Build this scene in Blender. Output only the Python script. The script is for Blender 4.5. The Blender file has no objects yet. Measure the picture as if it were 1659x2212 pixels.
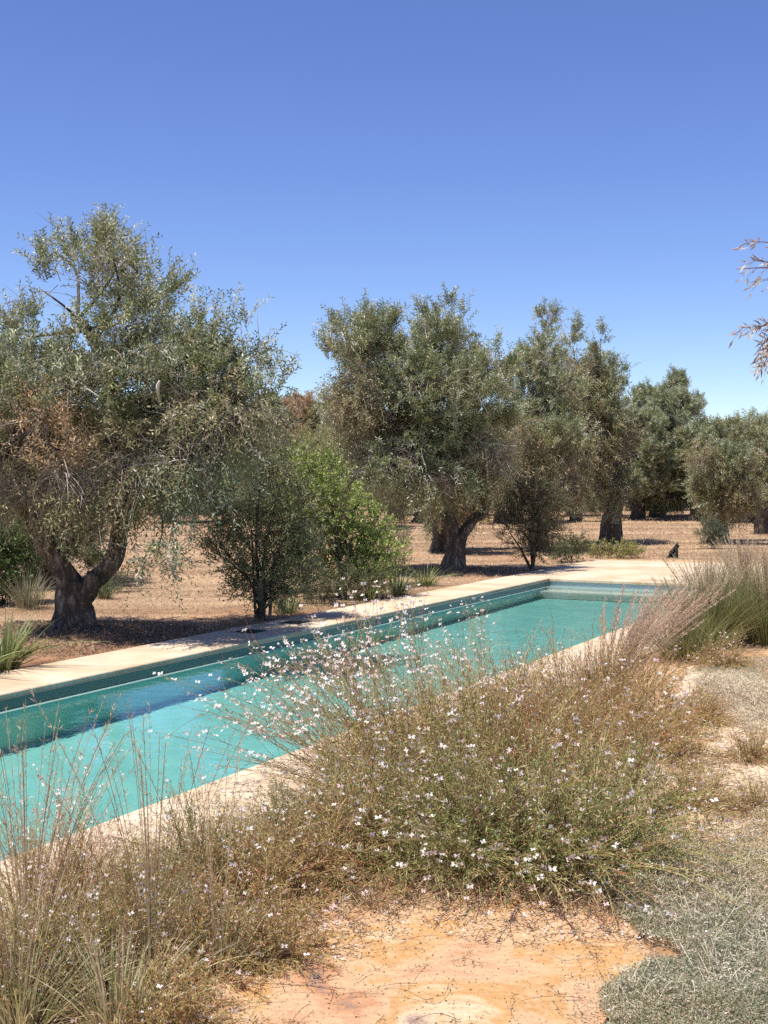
import bpy, math
import numpy as np
from mathutils import Vector, Matrix
R = math.radians
SC = bpy.context.scene
COL = SC.collection
# ------------------------------------------------------------------ camera
F, CX, CY, HZ, CAMH = 2650.0, 829.5, 1106.0, 1035.0, 1.70     # in a 1659 x 2212 grid
cd = bpy.data.cameras.new('camera'); cam = bpy.data.objects.new('camera', cd); COL.objects.link(cam)
cd.sensor_fit = 'VERTICAL'; cd.sensor_height = 36.0; cd.lens = 36.0 * F / 2212.0
cd.clip_start = 0.05; cd.clip_end = 6000
PITCH = math.atan((CY - HZ) / F)
cam.location = (0, 0, CAMH); cam.rotation_euler = (R(90) - PITCH, 0, 0)
SC.camera = cam
# ------------------------------------------------------------------ sky, sun, exposure
SUN_EL = R(68); LD = Vector((1.0, 0.70)).normalized()         # way the sunlight travels on the ground
w = bpy.data.worlds.new('World'); SC.world = w; w.use_nodes = True
nt = w.node_tree; bg = nt.nodes['Background']
sky = nt.nodes.new('ShaderNodeTexSky'); sky.sky_type = 'NISHITA'; sky.sun_disc = False
sky.sun_elevation = SUN_EL; sky.sun_rotation = math.atan2(-LD.x, -LD.y)
sky.altitude = 1200; sky.air_density = 1.0; sky.dust_density = 0.0; sky.ozone_density = 4.0
hs = nt.nodes.new('ShaderNodeHueSaturation'); hs.inputs['Hue'].default_value = 0.518; hs.inputs['Saturation'].default_value = 1.12
nt.links.new(sky.outputs[0], hs.inputs['Color']); nt.links.new(hs.outputs[0], bg.inputs[0]); bg.inputs[1].default_value = 0.112
sl = bpy.data.lights.new('sun', 'SUN'); sl.energy = 5.0; sl.angle = R(0.5); sl.color = (1.0, 0.95, 0.87)
sun = bpy.data.objects.new('sun', sl); COL.objects.link(sun); sun.location = (-10, 5, 20)
d3 = Vector((LD.x * math.cos(SUN_EL), LD.y * math.cos(SUN_EL), -math.sin(SUN_EL)))
sun.rotation_euler = d3.to_track_quat('-Z', 'Y').to_euler()
try: sl.cycles.is_caustics_light = True
except Exception as e: print('caustic light', e)
vs = SC.view_settings; SC.display_settings.display_device = 'sRGB'
vs.view_transform = 'Standard'; vs.look = 'None'; vs.exposure = 0.55; vs.gamma = 1; vs.use_curve_mapping = False
SC.cycles.max_bounces = 6; SC.cycles.transmission_bounces = 6; SC.cycles.transparent_max_bounces = 8
SC.cycles.diffuse_bounces = 3; SC.cycles.use_denoising = False
SC.cycles.sample_clamp_indirect = 6

# ------------------------------------------------------------------ helpers
def G(x, y, z=0.0):
    """grid point (1659 x 2212) of the photograph to the ground plane at height z"""
    a = -PITCH
    dx, dy, dz = (x - CX) / F, 1.0, -(y - CY) / F
    Y = dy * math.cos(a) - dz * math.sin(a); Z = dy * math.sin(a) + dz * math.cos(a)
    t = (z - CAMH) / Z
    return np.array([dx * t, Y * t, z])
def tag(o, label=None, cat=None, group=None, kind=None):
    if label: o['label'] = label
    if cat: o['category'] = cat
    if group: o['group'] = group
    if kind: o['kind'] = kind
    return o
def empty(name, loc, label, cat, group=None, rz=0):
    o = bpy.data.objects.new(name, None); COL.objects.link(o); o.location = loc; o.rotation_euler = (0, 0, rz)
    o.empty_display_size = 0.1
    return tag(o, label, cat, group)
def copy_tree(root, loc, rz, scale=1.0, label=None):
    r = root.copy(); COL.objects.link(r); r.location = loc; r.rotation_euler = (0, 0, rz)
    r.scale = (scale,) * 3 if not isinstance(scale, tuple) else scale
    if label: r['label'] = label
    for ch in root.children:
        c = ch.copy(); COL.objects.link(c); c.parent = r
    return r
def nrm(a): return a / np.maximum(np.linalg.norm(a, axis=-1, keepdims=True), 1e-9)
class Geo:
    def __init__(s): s.v = []; s.f = []; s.c = []; s.n = 0
    def add(s, v, f, c):
        v = np.asarray(v, float).reshape(-1, 3); f = np.asarray(f, int).reshape(-1, 4)
        c = np.asarray(c, float)
        if c.ndim == 1: c = np.tile(c, (len(v), 1))
        s.v.append(v); s.f.append(f + s.n); s.c.append(c); s.n += len(v)
    def build(s, name, mat, parent=None, smooth=False):
        v = np.concatenate(s.v); f = np.concatenate(s.f); c = np.concatenate(s.c)
        me = bpy.data.meshes.new(name)
        me.vertices.add(len(v)); me.vertices.foreach_set('co', v.astype(np.float32).ravel())
        me.loops.add(len(f) * 4); me.loops.foreach_set('vertex_index', f.astype(np.int32).ravel())
        me.polygons.add(len(f)); me.polygons.foreach_set('loop_start', np.arange(0, len(f) * 4, 4, dtype=np.int32))
        me.polygons.foreach_set('use_smooth', np.full(len(f), smooth))
        at = me.color_attributes.new('Col', 'FLOAT_COLOR', 'POINT')
        at.data.foreach_set('color', np.hstack([c, np.ones((len(c), 1))]).astype(np.float32).ravel())
        me.update(calc_edges=True)
        me.materials.append(mat)
        o = bpy.data.objects.new(name, me); COL.objects.link(o)
        if parent: o.parent = parent
        return o
def leaves(g, B, D, N, L, W, C, fold=0.12):
    """one lance-shaped quad per leaf"""
    D = nrm(D); S = nrm(np.cross(D, N)); N = np.cross(S, D)
    L = np.broadcast_to(L, len(B))[:, None]; W = np.broadcast_to(W, len(B))[:, None]
    m = B + D * L * 0.5 + N * L * fold
    v = np.stack([B, m + S * W * 0.5, B + D * L, m - S * W * 0.5], 1)
    f = np.arange(len(B) * 4).reshape(-1, 4)
    g.add(v, f, np.repeat(np.clip(C, 0, 1), 4, axis=0))
def tubes(g, P, Rad, C, sides=3):
    """P (N,K,3) paths, Rad (N,K), C (N,3)"""
    N, K, _ = P.shape
    T = np.empty_like(P); T[:, 1:-1] = P[:, 2:] - P[:, :-2]; T[:, 0] = P[:, 1] - P[:, 0]; T[:, -1] = P[:, -1] - P[:, -2]
    T = nrm(T)
    up = np.where(np.abs(T[..., 2:3]) > 0.9, np.array([1., 0, 0]), np.array([0, 0, 1.]))
    A = nrm(np.cross(T, up)); Bv = np.cross(T, A)
    th = np.arange(sides) * 2 * math.pi / sides
    ring = A[:, :, None] * np.cos(th)[None, None, :, None] + Bv[:, :, None] * np.sin(th)[None, None, :, None]
    v = P[:, :, None] + ring * Rad[:, :, None, None]
    base = (np.arange(N) * K * sides)[:, None, None] + (np.arange(K - 1) * sides)[None, :, None]
    j = np.arange(sides)[None, None, :]; j2 = (j + 1) % sides
    f = np.stack([base + j, base + j2, base + sides + j2, base + sides + j], -1)
    g.add(v, f, np.repeat(C, K * sides, axis=0))
def ribbons(g, P, Wd, S, C):
    """flat blades; S (N,3) side vector"""
    N, K, _ = P.shape
    off = S[:, None] * Wd[..., None] * 0.5
    v = np.stack([P - off, P + off], 2)
    b = (np.arange(N) * K * 2)[:, None] + (np.arange(K - 1) * 2)[None]
    f = np.stack([b, b + 1, b + 3, b + 2], -1)
    Cc = np.repeat(C, K * 2, axis=0)
    g.add(v, f, Cc)
def rnd(rng, n, s=1.0): return rng.normal(0, s, (n, 3))
_nr = np.random.default_rng(5); _nk = _nr.normal(0, 1, (24, 2)); _np = _nr.uniform(0, 6.28, 24)
def noise2(x, y, sc=1.0):
    r = 0
    for i in range(24):
        k = _nk[i] * sc * (1 + (i % 4) * 0.7)
        r = r + np.sin(x * k[0] + y * k[1] + _np[i]) / (1 + (i % 4) * 0.6)
    return r / 6.0

# ------------------------------------------------------------------ materials
def newmat(name):
    m = bpy.data.materials.new(name); m.use_nodes = True
    return m, m.node_tree, m.node_tree.nodes['Principled BSDF']
def noise_node(nt, scale, detail=6, rough=0.6, vec=None, dist=0.0):
    n = nt.nodes.new('ShaderNodeTexNoise'); n.inputs['Scale'].default_value = scale
    n.inputs['Detail'].default_value = detail; n.inputs['Roughness'].default_value = rough
    n.inputs['Distortion'].default_value = dist
    if vec is not None: nt.links.new(vec, n.inputs['Vector'])
    return n
def ramp(nt, fac, stops):
    r = nt.nodes.new('ShaderNodeValToRGB'); e = r.color_ramp.elements
    while len(e) < len(stops): e.new(0.5)
    for k, (p, c) in enumerate(stops):
        e[k].position = p; e[k].color = (*c, 1) if len(c) == 3 else c
    nt.links.new(fac, r.inputs[0]); return r
def mixc(nt, a, b, fac, mode='MIX'):
    m = nt.nodes.new('ShaderNodeMix'); m.data_type = 'RGBA'; m.blend_type = mode
    for s, val in ((m.inputs[6], a), (m.inputs[7], b), (m.inputs[0], fac)):
        if hasattr(val, 'default_value'): nt.links.new(val, s)
        else: s.default_value = val if not isinstance(val, tuple) else (*val, 1)
    return m.outputs[2]
def bump(nt, bs, h, strength, dist):
    b = nt.nodes.new('ShaderNodeBump'); b.inputs['Strength'].default_value = strength
    b.inputs['Distance'].default_value = dist; nt.links.new(h, b.inputs['Height'])
    nt.links.new(b.outputs[0], bs.inputs['Normal'])
def objvec(nt):
    t = nt.nodes.new('ShaderNodeTexCoord'); return t.outputs['Object']
def foliage_mat(name, trans=0.25, rough=0.5, spec=0.35):
    m, nt, b = newmat(name)
    a = nt.nodes.new('ShaderNodeAttribute'); a.attribute_name = 'Col'
    nt.links.new(a.outputs['Color'], b.inputs['Base Color'])
    b.inputs['Roughness'].default_value = rough; b.inputs['Specular IOR Level'].default_value = spec
    tr = nt.nodes.new('ShaderNodeBsdfTranslucent'); nt.links.new(a.outputs['Color'], tr.inputs[0])
    mx = nt.nodes.new('ShaderNodeMixShader'); mx.inputs[0].default_value = trans
    nt.links.new(b.outputs[0], mx.inputs[1]); nt.links.new(tr.outputs[0], mx.inputs[2])
    nt.links.new(mx.outputs[0], nt.nodes['Material Output'].inputs[0])
    return m
M_LEAF = foliage_mat('olive_leaf', 0.30, 0.42, 0.5)
M_GREEN = foliage_mat('green_leaf', 0.32, 0.45, 0.4)
M_DRY = foliage_mat('dry_plant', 0.25, 0.75, 0.15)
M_PETAL = foliage_mat('petal', 0.35, 0.6, 0.2)

m, nt, b = newmat('bark'); M_BARK = m
v = objvec(nt); mp = nt.nodes.new('ShaderNodeMapping'); mp.inputs['Scale'].default_value = (1, 1, 0.35); nt.links.new(v, mp.inputs[0])
n1 = noise_node(nt, 14, 8, 0.7, mp.outputs[0], 0.6); n2 = noise_node(nt, 3, 4, 0.6, v)
r1 = ramp(nt, n1.outputs[0], [(0.34, (0.03, 0.022, 0.015)), (0.52, (0.10, 0.075, 0.05)), (0.70, (0.44, 0.37, 0.28))])
c = mixc(nt, r1.outputs[0], (0.07, 0.05, 0.035), 0.35)
r2 = ramp(nt, n2.outputs[0], [(0.4, (0, 0, 0)), (0.65, (1, 1, 1))])
c2 = mixc(nt, c, r1.outputs[0], r2.outputs[0]); nt.links.new(c2, b.inputs['Base Color'])
b.inputs['Roughness'].default_value = 0.9; bump(nt, b, n1.outputs[0], 1.0, 0.04)

m, nt, b = newmat('bare_wood'); M_PALE = m; b.inputs['Base Color'].default_value = (.58, .53, .44, 1); b.inputs['Roughness'].default_value = .8
m, nt, b = newmat('ground_soil'); M_GROUND = m
a = nt.nodes.new('ShaderNodeAttribute'); a.attribute_name = 'Col'; v = objvec(nt)
n1 = noise_node(nt, 9, 10, 0.75, v); n2 = noise_node(nt, 0.6, 5, 0.6, v, 0.4)
mp = nt.nodes.new('ShaderNodeMapping'); mp.inputs['Scale'].default_value = (.10, 1.5, 1); mp.inputs['Rotation'].default_value = (0, 0, R(-12)); nt.links.new(v, mp.inputs[0])
n3 = noise_node(nt, 0.55, 3, 0.55, mp.outputs[0])
r1 = ramp(nt, n1.outputs[0], [(0.3, (0.5, 0.42, 0.36)), (0.55, (1, 1, 1)), (0.75, (1.25, 1.22, 1.15))])
c = mixc(nt, a.outputs['Color'], r1.outputs[0], 0.8, 'MULTIPLY')
r2 = ramp(nt, n2.outputs[0], [(0.35, (0.86, 0.82, 0.8)), (0.65, (1.1, 1.08, 1.05))])
c = mixc(nt, c, r2.outputs[0], 1.0, 'MULTIPLY')
r3 = ramp(nt, n3.outputs[0], [(0.40, (0.70, 0.62, 0.56)), (0.50, (0.98, 0.96, 0.94)), (0.60, (1.18, 1.15, 1.1))])
c = mixc(nt, c, r3.outputs[0], 0.9, 'MULTIPLY')
nt.links.new(c, b.inputs['Base Color']); b.inputs['Roughness'].default_value = 1; b.inputs['Specular IOR Level'].default_value = 0.1
bump(nt, b, n1.outputs[0], 0.9, 0.03)

def stone_mat(name, c0, c1, c2, sc=2.0, grain=0.5, rough=0.85, bmp=0.25):
    m, nt, b = newmat(name); v = objvec(nt)
    n1 = noise_node(nt, sc, 6, 0.6, v, 0.5)
    mp = nt.nodes.new('ShaderNodeMapping'); mp.inputs['Scale'].default_value = (1, 6, 1); mp.inputs['Rotation'].default_value = (0, 0, R(-62)); nt.links.new(v, mp.inputs[0])
    n2 = noise_node(nt, sc * 3, 5, 0.65, mp.outputs[0], 0.3); n3 = noise_node(nt, 60, 6, 0.8, v)
    r = ramp(nt, n1.outputs[0], [(0.36, c0), (0.5, c1), (0.64, c2)])
    r2 = ramp(nt, n2.outputs[0], [(0.3, (0.72, 0.66, 0.6)), (0.6, (1, 1, 1))])
    c = mixc(nt, r.outputs[0], r2.outputs[0], grain, 'MULTIPLY')
    r3 = ramp(nt, n3.outputs[0], [(0.32, (0.5, 0.45, 0.4)), (0.47, (1, 1, 1)), (0.7, (1.1, 1.08, 1.06))])
    c = mixc(nt, c, r3.outputs[0], 0.8, 'MULTIPLY')
    nt.links.new(c, b.inputs['Base Color']); b.inputs['Roughness'].default_value = rough; b.inputs['Specular IOR Level'].default_value = 0.25
    bump(nt, b, n3.outputs[0], bmp, 0.01)
    return m
M_COPING = stone_mat('coping_stone', (0.50, 0.375, 0.24), (0.60, 0.47, 0.325), (0.66, 0.55, 0.41), 1.3, 0.6, bmp=.35)
M_SLAB = stone_mat('sandstone', (0.52, 0.27, 0.14), (0.62, 0.41, 0.23), (0.68, 0.52, 0.33), 2.1, 0.6, bmp=.8)
nt = M_SLAB.node_tree; rr = [n for n in nt.nodes if n.type == 'VALTORGB'][0].color_ramp
for p_, c_ in ((0.31, (0.30, 0.21, 0.17, 1)), (0.43, (0.60, 0.38, 0.22, 1)), (0.56, (0.56, 0.31, 0.12, 1)), (0.70, (0.36, 0.25, 0.20, 1))):
    e = rr.elements.new(p_); e.color = c_

m, nt, b = newmat('pool_plaster'); M_POOL = m; v = objvec(nt)
n1 = noise_node(nt, 2.2, 6, 0.65, v, 0.4); n2 = noise_node(nt, 40, 4, 0.7, v)
r1 = ramp(nt, n1.outputs[0], [(0.35, (0.18, 0.47, 0.435)), (0.65, (0.26, 0.565, 0.525))])
r2 = ramp(nt, n2.outputs[0], [(0.3, (0.85, 0.85, 0.85)), (0.6, (1, 1, 1))])
c = mixc(nt, r1.outputs[0], r2.outputs[0], 0.6, 'MULTIPLY'); nt.links.new(c, b.inputs['Base Color']); b.inputs['Roughness'].default_value = 0.7
m, nt, b = newmat('pool_wall_plaster'); M_PWALL = m; v = objvec(nt)
n1 = noise_node(nt, 3, 6, 0.65, v, 0.4)
r1 = ramp(nt, n1.outputs[0], [(0.35, (0.24, 0.56, 0.48)), (0.65, (0.32, 0.66, 0.57))]); nt.links.new(r1.outputs[0], b.inputs['Base Color']); b.inputs['Roughness'].default_value = 0.7
m, nt, b = newmat('wall_shade_strip'); M_WALLSHADE = m
b.inputs['Base Color'].default_value = (0.07, 0.13, 0.11, 1); b.inputs['Roughness'].default_value = 0.35  # dark green paints in the shade on the far wall above the water
m, nt, b = newmat('step_stone'); M_STEP = m
b.inputs['Base Color'].default_value = (0.50, 0.55, 0.52, 1); b.inputs['Roughness'].default_value = 0.6
m, nt, b = newmat('pool_water'); M_WATER = m
for n in list(nt.nodes):
    if n.type == 'BSDF_PRINCIPLED': nt.nodes.remove(n)
gl = nt.nodes.new('ShaderNodeBsdfGlass'); gl.inputs['Color'].default_value = (0.90, 0.985, 0.97, 1); gl.inputs['Roughness'].default_value = 0.0; gl.inputs['IOR'].default_value = 1.25
wv = noise_node(nt, 7.0, 3, 0.5, objvec(nt)); wb = nt.nodes.new('ShaderNodeBump'); wb.inputs['Strength'].default_value = 0.22; wb.inputs['Distance'].default_value = 0.02
nt.links.new(wv.outputs[0], wb.inputs['Height']); nt.links.new(wb.outputs[0], gl.inputs['Normal'])
nt.links.new(gl.outputs[0], nt.nodes['Material Output'].inputs[0])
m, nt, b = newmat('dark_lid'); M_LID = m
b.inputs['Base Color'].default_value = (0.03, 0.033, 0.03, 1); b.inputs['Roughness'].default_value = 0.6

# ------------------------------------------------------------------ pool frame of reference
C0 = G(1185, 1249)[:2]; P0 = G(0, 1499)[:2]
U = (C0 - P0) / np.linalg.norm(C0 - P0); V = np.array([U[1], -U[0]])      # u away along the pool, v towards the near side
PW, PL, COPW, DECK = 3.15, 20.0, 0.80, 5.1
def uv(u, v, z=0.0):
    p = C0 + U * u + V * v; return np.array([p[0], p[1], z])
def to_uv(x, y):
    d = np.stack([x - C0[0], y - C0[1]], -1); return d @ U, d @ V
UROT = math.atan2(U[1], U[0])

def box_uv(g, u0, u1, v0, v1, z0, z1, c=(1, 1, 1), bevel=0.0):
    p = [uv(u0, v0, z0), uv(u1, v0, z0), uv(u1, v1, z0), uv(u0, v1, z0), uv(u0 + bevel, v0 + bevel, z1), uv(u1 - bevel, v0 + bevel, z1), uv(u1 - bevel, v1 - bevel, z1), uv(u0 + bevel, v1 - bevel, z1)]
    f = [(0, 1, 2, 3), (4, 7, 6, 5), (0, 4, 5, 1), (1, 5, 6, 2), (2, 6, 7, 3), (3, 7, 4, 0)]
    g.add(p, f, c)
def slab_uv(g, u0, u1, v0, v1, z0, z1, bev=0.008):
    """slab with a chamfered top edge"""
    b = bev
    ring = lambda i, z: [uv(u0 + i, v0 + i, z), uv(u1 - i, v0 + i, z), uv(u1 - i, v1 - i, z), uv(u0 + i, v1 - i, z)]
    p = ring(0, z0) + ring(0, z1 - b) + ring(b, z1)
    f = [(3, 2, 1, 0), (8, 9, 10, 11)]
    for k in (0, 4):
        for j in range(4): f.append((k + j, k + (j + 1) % 4, k + 4 + (j + 1) % 4, k + 4 + j))
    g.add(p, f, (1, 1, 1))

# coping: long stones with fine joints, butted end to end round the basin
g = Geo(); J = 0.004; T = 0.045; OV = 0.02
def run(u0, u1, v0, v1, n, along='u'):
    if along == 'u':
        e = np.linspace(u0, u1, n + 1)
        for k in range(n): slab_uv(g, e[k] + J / 2, e[k + 1] - J / 2, v0, v1, -T, 0)
    else:
        e = np.linspace(v0, v1, n + 1)
        for k in range(n): slab_uv(g, u0, u1, e[k] + J / 2, e[k + 1] - J / 2, -T, 0)
run(-PL, DECK, -COPW, OV * -1 + 0.04 - 0.0, 5)                     # far side
run(-PL, 0 - 0.03, PW - 0.02, PW + COPW, 5)                        # near side
run(-0.026, DECK, 0.024, PW + COPW + 4.0, 4, 'v')                  # deck beyond the end
run(-PL - COPW, -PL - 0.004, -COPW, PW + COPW, 2, 'v')
cop = g.build('coping', M_COPING); tag(cop, 'pale limestone coping round the pool', kind='structure')
# basin
g = Geo(); D0 = -1.28
def quad(a, b_, c, d): g.add([a, b_, c, d], [(0, 1, 2, 3)], (1, 1, 1))
quad(uv(-PL, 0, D0), uv(-0.9, 0, D0), uv(-0.9, PW, D0), uv(-PL, PW, D0))
pf = g.build('pool_floor', M_POOL); tag(pf, 'turquoise plaster pool floor', kind='structure')
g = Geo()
quad(uv(-PL, 0.03, -T), uv(0.0, 0.03, -T), uv(0.0, 0.03, -.2), uv(-PL, 0.03, -.2))  # upper far wall, its shade put into the colour
wsh = g.build('wall_shade_strip', M_WALLSHADE); tag(wsh, 'far pool wall strip below the coping, shade painted dark green', kind='structure')
g = Geo(); quad(uv(-PL, 0.03, -.2), uv(0, 0.03, -.2), uv(0, 0.10, -.205), uv(-PL, 0.10, -.205)); quad(uv(-.001, 0.031, -T), uv(-.001, PW, -T), uv(-.001, PW, -.3), uv(-.001, 0.031, -.3))
lg = g.build('pool_ledge', M_STEP); tag(lg, 'pale ledge and end wall top inside the pool', kind='structure')
g = Geo()
quad(uv(-PL, 0.10, -.205), uv(0, 0.10, -.205), uv(0, 0.10, D0), uv(-PL, 0.10, D0))
quad(uv(-PL, PW, -T), uv(0, PW, -T), uv(0, PW, D0), uv(-PL, PW, D0))
quad(uv(-PL, 0, -T), uv(-PL, PW, -T), uv(-PL, PW, D0), uv(-PL, 0, D0))
quad(uv(0, 0, -T), uv(0, PW, -T), uv(0, PW, D0), uv(0, 0, D0))
pw = g.build('pool_wall', M_PWALL); tag(pw, 'grey green plaster pool walls', kind='structure')
g = Geo()
box_uv(g, -0.42, -0.002, 0.105, PW - 0.003, D0, -0.24, bevel=0.004); box_uv(g, -0.85, -0.424, 0.105, PW - 0.003, D0, -0.48, bevel=0.004)
st = g.build('pool_step', M_STEP); tag(st, 'submerged steps at the far end of the pool', kind='structure')
# the water: a closed surface would double refraction; one smooth sheet is enough
g = Geo(); ZW = -0.11
us = np.linspace(-PL + 0.001, -0.001, 2); 
g.add([uv(us[0], 0.031, ZW), uv(us[1], 0.031, ZW), uv(us[1], PW - .001, ZW), uv(us[0], PW - .001, ZW)], [(0, 1, 2, 3)], (1, 1, 1))
wa = g.build('water', M_WATER, smooth=True); tag(wa, 'clear turquoise pool water', kind='structure')
# normals must face up
me = wa.data
if me.polygons[0].normal.z < 0: me.flip_normals()
wa.cycles.is_caustics_caster = True
for o in (pf, pw, st, lg): o.cycles.is_caustics_receiver = True

# skimmer lids
def lid(x, y, label):
    c = G(x, y); u_, v_ = to_uv(np.array(c[0]), np.array(c[1]))
    r = empty('skimmer_lid', (c[0], c[1], 0), label, 'pool skimmer lid', 'skimmer lids in the far coping', UROT)
    g = Geo(); h = 0.135
    def bx(x0, x1, y0, y1, z0, z1):
        p = [(x0, y0, z0), (x1, y0, z0), (x1, y1, z0), (x0, y1, z0), (x0, y0, z1), (x1, y0, z1), (x1, y1, z1), (x0, y1, z1)]
        g.add(p, [(3, 2, 1, 0), (4, 5, 6, 7), (0, 1, 5, 4), (1, 2, 6, 5), (2, 3, 7, 6), (3, 0, 4, 7)], (1, 1, 1))
    bx(-h, h, -h, -h + .014, -.01, .006); bx(-h, h, h - .014, h, -.01, .006)
    bx(-h, -h + .014, -h + .015, h - .015, -.01, .006); bx(h - .014, h, -h + .015, h - .015, -.01, .006)
    g.build('frame', M_LID, r)
    g = Geo(); k = h - .018; bx(-k, k, -k, k, -.01, .004)
    for i in range(-4, 5): bx(i * .026 - .004, i * .026 + .004, -k + .01, k - .01, .0041, .0065)
    g.build('cover', M_LID, r); return r
lid(541, 1364, 'dark square skimmer lid in the far coping, the nearer of two')
lid(636, 1345, 'dark square skimmer lid in the far coping, the farther of two')

# ------------------------------------------------------------------ ground sheet with the basin left out
def axis(lo, hi, step, far):
    a = list(np.arange(lo, hi, step)); s = step
    x = a[-1]
    while x < far: s *= 1.35; x += s; a.append(x)
    x = a[0]; s = step
    while x > -far: s *= 1.35; x -= s; a.insert(0, x)
    return np.array(a)
ua = axis(-26, 40, 0.3, 2500); va = axis(-24, 20, 0.3, 2500)
UH0, UH1, VH0, VH1 = -PL - 0.2, 0.3, -0.3, PW + 0.3
for arr, vals in ((0, (UH0, UH1)), (1, (VH0, VH1))): pass
ua = np.unique(np.concatenate([ua, [UH0, UH1]])); va = np.unique(np.concatenate([va, [VH0, VH1]]))
UU, VV = np.meshgrid(ua, va, indexing='ij')
X = C0[0] + U[0] * UU + V[0] * VV; Y = C0[1] + U[1] * UU + V[1] * VV
# distance outside the paved rectangle
du = np.maximum(np.maximum(-PL - COPW - UU, UU - DECK), 0); dv = np.maximum(np.maximum(-COPW - VV, VV - PW - COPW), 0)
dout = np.hypot(du, dv)
far_fade = np.clip(1 - (np.hypot(X, Y) - 60) / 60, 0, 1)
def ground_z(X, Y, dout=None):
    if dout is None:
        uu, vv = to_uv(X, Y)
        dout = np.hypot(np.maximum(np.maximum(-PL - COPW - uu, uu - DECK), 0), np.maximum(np.maximum(-COPW - vv, vv - PW - COPW), 0))
    z = -0.03 + np.clip(dout / 1.5, 0, 1) * (noise2(X, Y, 0.9) * 0.018 + noise2(X + 9, Y, 3.0) * 0.008)
    for (bx, by, s, h) in MOUNDS: z = z + np.clip(dout / 0.5, 0, 1) * h * np.exp(-((X - bx) ** 2 + (Y - by) ** 2) / s ** 2)
    return z
tA = G(160, 1372); tB = G(980, 1235)
MOUNDS = [(tA[0] - 0.05, tA[1], 0.9, 0.12), (tB[0], tB[1], 0.8, 0.10)]
ZZ = ground_z(X, Y, dout)
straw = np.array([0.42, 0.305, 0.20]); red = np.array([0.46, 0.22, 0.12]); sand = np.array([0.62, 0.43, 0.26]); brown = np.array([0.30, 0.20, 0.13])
n = noise2(X, Y, 0.35); n2_ = noise2(X + 50, Y, 1.2)
C = np.tile(straw, (*X.shape, 1)).astype(float)
side = VV > -COPW
k = np.clip((n2_ - 0.35) * 1.5, 0, 0.3)[..., None]; C = C * (1 - k) + red * k
near = (np.hypot(X, Y) < 16) & (VV < -0.5); k = (np.clip(1 - dout / 2.5, 0, 1) * 0.5 * near)[..., None]; C = C * (1 - k) + red * k
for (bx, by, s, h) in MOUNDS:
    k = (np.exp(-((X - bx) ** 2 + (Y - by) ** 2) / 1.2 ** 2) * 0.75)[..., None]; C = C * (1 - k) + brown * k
C[side & (UU < DECK + 1)] = sand
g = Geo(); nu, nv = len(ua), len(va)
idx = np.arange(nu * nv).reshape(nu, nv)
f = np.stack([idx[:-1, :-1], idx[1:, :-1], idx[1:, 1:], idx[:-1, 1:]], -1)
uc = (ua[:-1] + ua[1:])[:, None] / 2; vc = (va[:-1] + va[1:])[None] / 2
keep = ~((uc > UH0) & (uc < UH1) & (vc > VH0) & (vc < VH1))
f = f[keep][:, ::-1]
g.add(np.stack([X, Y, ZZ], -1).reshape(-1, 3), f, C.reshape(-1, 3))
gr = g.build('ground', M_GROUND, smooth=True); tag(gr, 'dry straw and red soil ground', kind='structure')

# sandstone paving in the foreground, irregular edge
def slab_poly(pts, name, label, top=0.0, mat=M_SLAB, jag=0.02, seed=1):
    rng = np.random.default_rng(seed)
    P = np.array([G(*p)[:2] for p in pts]); Q = []
    for i in range(len(P)):
        a, b_ = P[i], P[(i + 1) % len(P)]; nseg = max(2, int(np.linalg.norm(b_ - a) / 0.07))
        for t in range(nseg):
            q = a + (b_ - a) * t / nseg; q = q + rng.normal(0, jag, 2) + jag * 2 * np.array([noise2(q[0] * 3, q[1] * 3, 1), noise2(q[1] * 3, q[0] * 3, 1)]); Q.append(q)
    bm_v = [(x, y, top) for x, y in Q] + [(x, y, top - 0.06) for x, y in Q]
    nQ = len(Q); faces = [tuple(range(nQ))] + [(i, i + nQ, (i + 1) % nQ + nQ, (i + 1) % nQ) for i in range(nQ)]
    me = bpy.data.meshes.new(name); me.from_pydata(bm_v, [], faces); me.update()
    if me.polygons[0].normal.z < 0: me.flip_normals()
    me.materials.append(mat); o = bpy.data.objects.new(name, me); COL.objects.link(o); tag(o, label, kind='structure'); return o
slab_poly([(330, 2330), (1290, 2330), (1300, 2200), (1345, 2110), (1425, 2060), (1370, 1985), (1400, 1905), (1150, 1830), (850, 1790), (640, 1830), (560, 1950), (420, 2100)], 'patio', 'orange sandstone patio slab', 0.0, seed=3)
slab_poly([(1250, 1690), (1450, 1560), (1480, 1440), (1600, 1415), (1650, 1470), (1760, 1500), (1800, 1700), (1560, 1830), (1330, 1880), (1200, 1790)], 'path', 'pale sandy stone path', -0.004,
          stone_mat('path_stone', (0.60, 0.44, 0.28), (0.66, 0.52, 0.36), (0.58, 0.45, 0.32), 1.7, 0.4), seed=4)

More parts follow.
